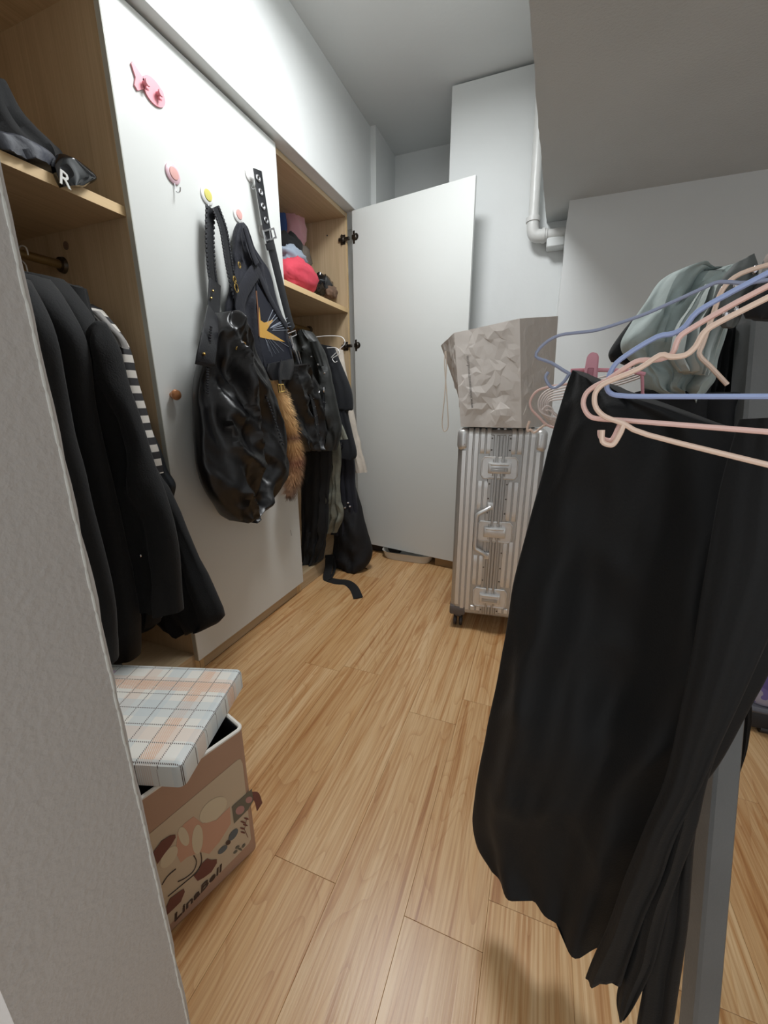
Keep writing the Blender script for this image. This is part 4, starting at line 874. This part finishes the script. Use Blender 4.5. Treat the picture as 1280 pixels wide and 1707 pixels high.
def hanger(lab, mt, pl, up, lo, half, r=.002, grp=None, extra=None, hz=RZ):
    """up/lo: photo points of the left arm and of the lower bar; the hidden half mirrors it"""
    U = [at(x, y, pl) for x, y in up]; L_ = [at(x, y, pl) for x, y in lo]
    h = V((pl[1], -pl[0], 0)).normalized() if not isinstance(pl[0], str) else V((1, 0, 0))
    if h.x < 0: h = -h
    tip = min(U+L_, key=lambda p: p.dot(h)); c = tip.dot(h)+half
    def reach(a, b_):    # extend a segment to the middle
        d = b_-a; k = (c-a.dot(h))/d.dot(h); return a+d*k
    U = [p for p in U if p.dot(h) < c-.01]; L_ = [p for p in L_ if p.dot(h) < c-.01]
    nk = reach(U[1], U[0]) if len(U) > 1 else U[0]; lm = reach(L_[-2], L_[-1])
    mir = lambda p: p+h*(2*(c-p.dot(h)))
    nk.z = min(max(nk.z, U[0].z+.004), hz-.05)
    t = thing('clothes_hanger', V((nk.x, nk.y, lm.z)), lab, 'hanger', grp)
    left = U+L_
    loop = [nk]+left+[lm]+[mir(p) for p in reversed(left)]
    MB().tube(catmull([nk]+left+[lm], 3)+catmull([mir(p) for p in reversed([nk]+left+[lm])], 3)[1:-1], r, 8, closed=True).build('frame', mt, t)
    MB().tube([nk, nk+V((0, 0, max(.01, hz-nk.z-.035))), nk+V((0, 0, hz-nk.z-.005))-h*.02, nk+V((0, 0, hz-nk.z+.016)), nk+V((0, 0, hz-nk.z+.004))+h*.018], r*.9, 8, smooth=4).build('hook', mt, t)
    if extra:
        for e in extra: MB().tube([at(x, y, pl) for x, y in e], r, 8, smooth=4).build('strap_hook', mt, t)
    return t
hanger('pale blue plastic coated hanger, frontmost blue one with straight lower bar', WIREB, (.2, .98, .386),
       [(1280, 455), (1210, 492), (1162, 520), (1142, 544), (1122, 556), (1094, 562), (1044, 592), (1022, 612)], [(1011, 642), (1018, 656), (1039, 660), (1080, 661), (1280, 661)], .185, .002)
hanger('grey-blue hanger reaching furthest left, behind the black skirt', WIREB2, (.21, .978, .562),
       [(1254, 471), (1201, 470), (1175, 479), (1109, 509), (1066, 527), (1000, 549), (968, 554), (932, 559), (906, 574)], [(893, 594), (919, 605), (949, 623), (990, 640)], .24, .002,
       extra=[[(949, 623), (939, 637), (926, 646), (917, 644), (909, 630), (914, 620)]])
hanger('pink hanger with lower bar running level just under the blue one', WIREP, (.2, .98, .378),
       [(1280, 477), (1219, 509), (1153, 547), (1131, 564), (1120, 590), (1094, 600), (1066, 601), (1044, 612), (1011, 634), (991, 644), (977, 656)], [(972, 672), (977, 687), (987, 696), (1006, 699), (1042, 701), (1080, 704), (1280, 720)], .19, .002,
       extra=[[(1036, 702), (1030, 715), (1021, 732), (1012, 734), (1001, 728), (1000, 717)]])
hanger('cream-pink hanger with lower bar sloping down right, nearest the camera', WIREP2, (.2, .98, .370),
       [(1280, 496), (1197, 538), (1173, 555), (1160, 577), (1142, 592), (1118, 595), (1100, 592), (1066, 614), (1015, 636), (1001, 644), (992, 656)], [(991, 672), (997, 685), (1011, 696), (1039, 706), (1080, 725), (1280, 775)], .19, .002,
       extra=[[(1040, 707), (1034, 722), (1024, 739), (1016, 742), (1004, 736), (1004, 717)]])
t = thing('clothes_hanger', at(1211, 640, ('y', .60)), 'pink hanger end slipping out of the pale green shirt', 'hanger')
MB().tube([at(x, y, ('y', .60)) for x, y in ((1300, 436), (1235, 456), (1205, 482), (1190, 520), (1172, 572), (1166, 592), (1185, 612), (1212, 641))], .0026, 8, smooth=4).build('frame', WIREP2, t)
# clip hanger holding the skirt
t = thing('clip_hanger', at(1000, 640, ('y', .62)), 'rose pink clip hanger gripping the black skirt waistband', 'hanger')
MB().tube([at(x, y, ('y', .62)) for x, y in ((951, 618), (975, 617), (1010, 617), (1050, 619), (1075, 624))], .0026, 8, smooth=3).build('bar', CLIP, t)
for dx in (0, .006):
    c = at(986, 600, ('y', .615)); p = []
    for i in range(13):
        a = math.pi*i/12; p.append(V((c.x+.0062*math.cos(a)+dx*.4, c.y+dx, c.z+.001+.008*math.sin(a))))
    p += [V((c.x-.0078+dx*.4, c.y+dx, c.z-.028)), V((c.x+.0078+dx*.4, c.y+dx, c.z-.028))]
    k = MB().plate(p, (0, -1, 0), .004).build('clip', CLIP, t)
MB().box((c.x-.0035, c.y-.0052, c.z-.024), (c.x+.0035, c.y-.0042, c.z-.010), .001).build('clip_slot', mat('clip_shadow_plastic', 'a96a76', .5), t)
MB().tube([at(1070, 624, ('y', .62)), at(1085, 690, ('y', .63)), at(1200, 730, ('y', .60)), at(1300, 720, ('y', .57)), V((railx(.56)+.02, .56, 1.12)), V((railx(.56), .56, RZ-.02)), V((railx(.56)-.015, .56, RZ)), V((railx(.56), .56, RZ+.014)), V((railx(.56)+.014, .56, RZ))], .002, 8, smooth=4).build('hook', CLIP, t)
# bunch of white wire hangers behind
for i in range(6):
    pl = ('y', .86+.006*i); dx, dy = i*3.2, i*4
    t = thing('clothes_hanger', at(940, 700, pl), ('outermost', 'second', 'third', 'fourth', 'fifth', 'innermost')[i]+' of the nested white wire hangers bunched behind the black skirt', 'hanger', 'white wire hangers bunched behind the skirt')
    e = 1-.06*i
    pts = [(990, 632+dy), (945, 640+dy*1.2), (918, 648+dy), (903+dx*.6, 658+dy), (897+dx, 672+dy), (900+dx, 686+dy*.9), (915+dx, 694+dy), (945, 700+dy*.8), (990, 702+dy)]
    MB().tube([at(x, y, pl) for x, y in pts], .0017, 6, smooth=4).build('frame', WIREW, t)
    q0 = at(990, 632+dy, pl); MB().tube([q0, at(1060, 612+dy, pl), at(1150, 570+dy, pl), V((railx(pl[1])-.02, pl[1], 1.12)), V((railx(pl[1]), pl[1], RZ-.03)), V((railx(pl[1])-.012, pl[1], RZ)), V((railx(pl[1]), pl[1], RZ+.014)), V((railx(pl[1])+.014, pl[1], RZ))], .0017, 6, smooth=4).build('hook', WIREW, t)
    if i % 2 == 0: MB().tube([at(x, y, pl) for x, y in ((903+dx, 684), (912+dx, 676+dy), (922+dx, 684+dy), (918+dx, 700))], .0014, 6, smooth=3).build('strap_notch', WIREW, t)
t = thing('clothes_hanger', at(930, 716, ('y', .69)), 'pale pink hanger with open tip beside the top of the suitcase', 'hanger')
MB().tube([at(x, y, ('y', .69)) for x, y in ((975, 636), (920, 644), (895, 652), (884, 668), (886, 682), (900, 697), (911, 708), (930, 715), (980, 730), (1100, 740))]+[at(1300, 735, ('y', .62)), V((railx(.6)+.03, .6, 1.1)), V((railx(.6), .6, RZ)), V((railx(.6), .6, RZ+.013))], .0019, 8, smooth=4).build('frame', WIREP, t)
MB().tube([at(x, y, ('y', .69)) for x, y in ((911, 706), (900, 714), (890, 721), (884, 716), (880, 719), (879, 712), (883, 702))], .0019, 8, smooth=3).build('strap_hook', WIREP2, t)
# ------------------------------------------------------------------ garments on the rack
def g2(nm, mt, pl, rows, d, lab, cat, seed, part, **kw):
    zz = min(at(r[0], r[1], pl).z for r in rows); c = at(rows[0][0], rows[0][1], pl); t = thing(nm, V((c.x, c.y, zz)), lab, cat)
    drape(part, mt, pl, rows, d, t, seed=seed, **kw); return t
PA = (.4218, .9067, .529)
t = g2('black_skirt', SKIRT, PA, [(957, 617, 1070, 662), (944, 652, 1180, 700), (925, 720, 1285, 740), (905, 800, 1300, 820), (885, 870, 1310, 900), (862, 960, 1300, 1000), (845, 1060, 1290, 1100), (829, 1140, 1250, 1180), (811, 1230, 1200, 1270), (797, 1310, 1130, 1360), (791, 1365, 1090, 1440), (800, 1408, 1060, 1505), (820, 1440, 1028, 1572)], .026, 'long black skirt clipped to the rose hanger, hem near the floor', 'skirt', 81, 'skirt_body', nf=1.6, amp=.018, crum=.003, n=100, lv=90, sq=.5, rid=.035, rs=5.5)
PB = (.4218, .9067, .452)
t = thing('black_wrap', at(1230, 700, PB)-V((0, 0, .8)), 'black draped wrap ending in ragged hanging strips in front of the rack post', 'wrap')
for i, rows in enumerate(([(1232, 698, 1330, 694), (1212, 770, 1350, 780), (1186, 890, 1340, 900), (1152, 1090, 1270, 1090), (1113, 1277, 1185, 1275), (1073, 1382, 1130, 1390), (1043, 1455, 1100, 1470), (1020, 1523, 1074, 1532), (996, 1580, 1052, 1590), (977, 1626, 1037, 1640)],
                          [(1240, 720, 1350, 720), (1205, 900, 1350, 900), (1165, 1120, 1262, 1110), (1130, 1280, 1188, 1275), (1104, 1390, 1160, 1385), (1074, 1490, 1122, 1490), (1046, 1590, 1092, 1600), (1029, 1655, 1064, 1664), (1033, 1698, 1041, 1700)],
                          [(1250, 740, 1350, 740), (1215, 950, 1330, 930), (1185, 1120, 1252, 1105), (1150, 1270, 1186, 1265), (1120, 1400, 1160, 1395), (1096, 1520, 1149, 1520), (1076, 1620, 1137, 1620), (1060, 1720, 1121, 1720), (1047, 1800, 1108, 1800)])):
    drape('hanging_panel', SKIRT, (PB[0], PB[1], PB[2]+.010*i), rows, .010, t, seed=90+i, nf=1.2, amp=.005, crum=.003, n=36, lv=48, sq=.5)
g2('black_dress', SKIRT, ('y', .86), [(1205, 700, 1285, 700), (1208, 850, 1310, 850), (1210, 1000, 1285, 1000), (1212, 1110, 1254, 1110), (1218, 1200, 1251, 1190), (1222, 1260, 1243, 1255), (1224, 1295, 1230, 1298)], .03, 'black dress tapering to a point behind the rack post', 'dress', 83, 'dress_body', nf=2, amp=.008)
g2('dark_sweater', BLACK2, ('y', .80), [(1060, 655, 1280, 655), (1058, 690, 1290, 690), (1080, 760, 1290, 760), (1100, 830, 1290, 830)], .035, 'dark sweater lying between the black skirt and the pale shirt', 'sweater', 84, 'sweater_body', nf=4, amp=.01, crum=.008)
g2('pale_shirt', PALEG, ('y', .78), [(1182, 446, 1240, 440), (1108, 462, 1240, 470), (1074, 505, 1225, 512), (1046, 550, 1210, 560), (1038, 585, 1198, 600), (1068, 622, 1190, 630), (1078, 648, 1175, 650), (1122, 662, 1166, 668), (1138, 684, 1160, 686)], .035, 'pale green shirt with rolled shoulder hanging at the rack end', 'shirt', 85, 'shirt_body', nf=3, amp=.014, crum=.012, cs=26, fz=.2, n=90, lv=70, rid=.03, rs=14)
g2('black_sleeve', BLACK2, ('y', .83), [(1058, 528, 1070, 532), (1032, 560, 1062, 580), (1014, 588, 1055, 612), (1018, 604, 1040, 606)], .02, 'black sleeve tip poking out left of the pale green shirt', 'sleeve', 92, 'cuff', nf=1, amp=.003)
g2('pale_blouse', PALEG2, ('y', .70), [(1176, 474, 1215, 470), (1148, 510, 1212, 515), (1128, 550, 1200, 560), (1118, 590, 1190, 600), (1130, 620, 1180, 625)], .022, 'pale grey-green gathered blouse in front of the pale green shirt', 'blouse', 86, 'blouse_body', nf=5, amp=.012, crum=.008, cs=30, fz=.1)
t = g2('grey_jacket', GREYC, ('y', .64), [(1222, 440, 1254, 424), (1200, 470, 1262, 460), (1192, 500, 1244, 505), (1195, 525, 1232, 535), (1205, 545, 1225, 545)], .012, 'grey jacket collar tab with silver snaps at the rack top', 'jacket', 87, 'collar', nf=1, amp=.003, crum=.003)
for p in ((1259, 450), (1204, 485), (1227, 478), (1210, 525), (1228, 518)): MB().ball(at(p[0], p[1], ('y', .623)), (.0035, .003, .0055), 10).build('snap', SILV, t)
drape('jacket_body', BLACK2, ('y', .83), [(1185, 540, 1230, 545), (1175, 600, 1225, 600), (1160, 660, 1220, 660), (1140, 700, 1220, 700)], .02, t, seed=5)
g2('dark_hoodie', BLACK2, ('y', .62), [(1268, 462, 1330, 440), (1250, 490, 1330, 500), (1240, 515, 1320, 520), (1244, 530, 1300, 535)], .02, 'black hoodie shoulder at the right edge under the blue hanger', 'hoodie', 88, 'hoodie_body', nf=1, amp=.004)
g2('printed_shirt', GPRT, ('y', .90), [(1262, 500, 1340, 500), (1256, 560, 1350, 560), (1254, 640, 1350, 640), (1256, 720, 1350, 720), (1262, 760, 1340, 760)], .03, 'dark green leaf-printed shirt behind the rack post at the right edge', 'shirt', 89, 'shirt_body', nf=3, amp=.01)
g2('cream_ruffle_top', CREAM, ('y', .82), [(1200, 665, 1212, 665), (1196, 685, 1212, 685), (1193, 705, 1208, 702)], .01, 'small cream ruffled cloth beside the rack post', 'cloth', 91, 'cloth_body', nf=2, amp=.004)
# purple bag behind the rack
t = thing('travel_bag', (.95, 1.55, 0), 'purple patterned travel bag with dark base on the floor at far right', 'travel bag')
b = MB().box((.675, 1.34, .085), (1.25, 1.72, .50), .04, None, 4)
for i, p in enumerate(b.v): b.v[i] = p+noise.noise_vector(p*6)*.012
b.build('bag_body', PURP, t)
MB().box((.685, 1.35, .012), (1.24, 1.71, .075), .012, None, 2).build('base', mat('dark_base', '1c1c20', .6), t)
MB().box((.675, 1.335, .075), (1.25, 1.72, .095), .008).build('piping', mat('grey_piping', '55555c', .6), t)
b = MB()
for k in range(3): b.tube([V((.69+.05*k+.1*i/8, 1.333, .33-.06*k-.03*math.sin(i*.8+k))) for i in range(9)], .003, 6, smooth=2)
b.build('white_line_print', mat('pale_line', 'b9b7c6', .7), t)
for x in (.72, 1.2): MB().tube([(x, 1.36, .012), (x+.03, 1.36, .012)], .012, 12).tube([(x, 1.70, .012), (x+.03, 1.70, .012)], .012, 12).build('foot', RUB, t)
print('OBJECTS', len(bpy.data.objects))
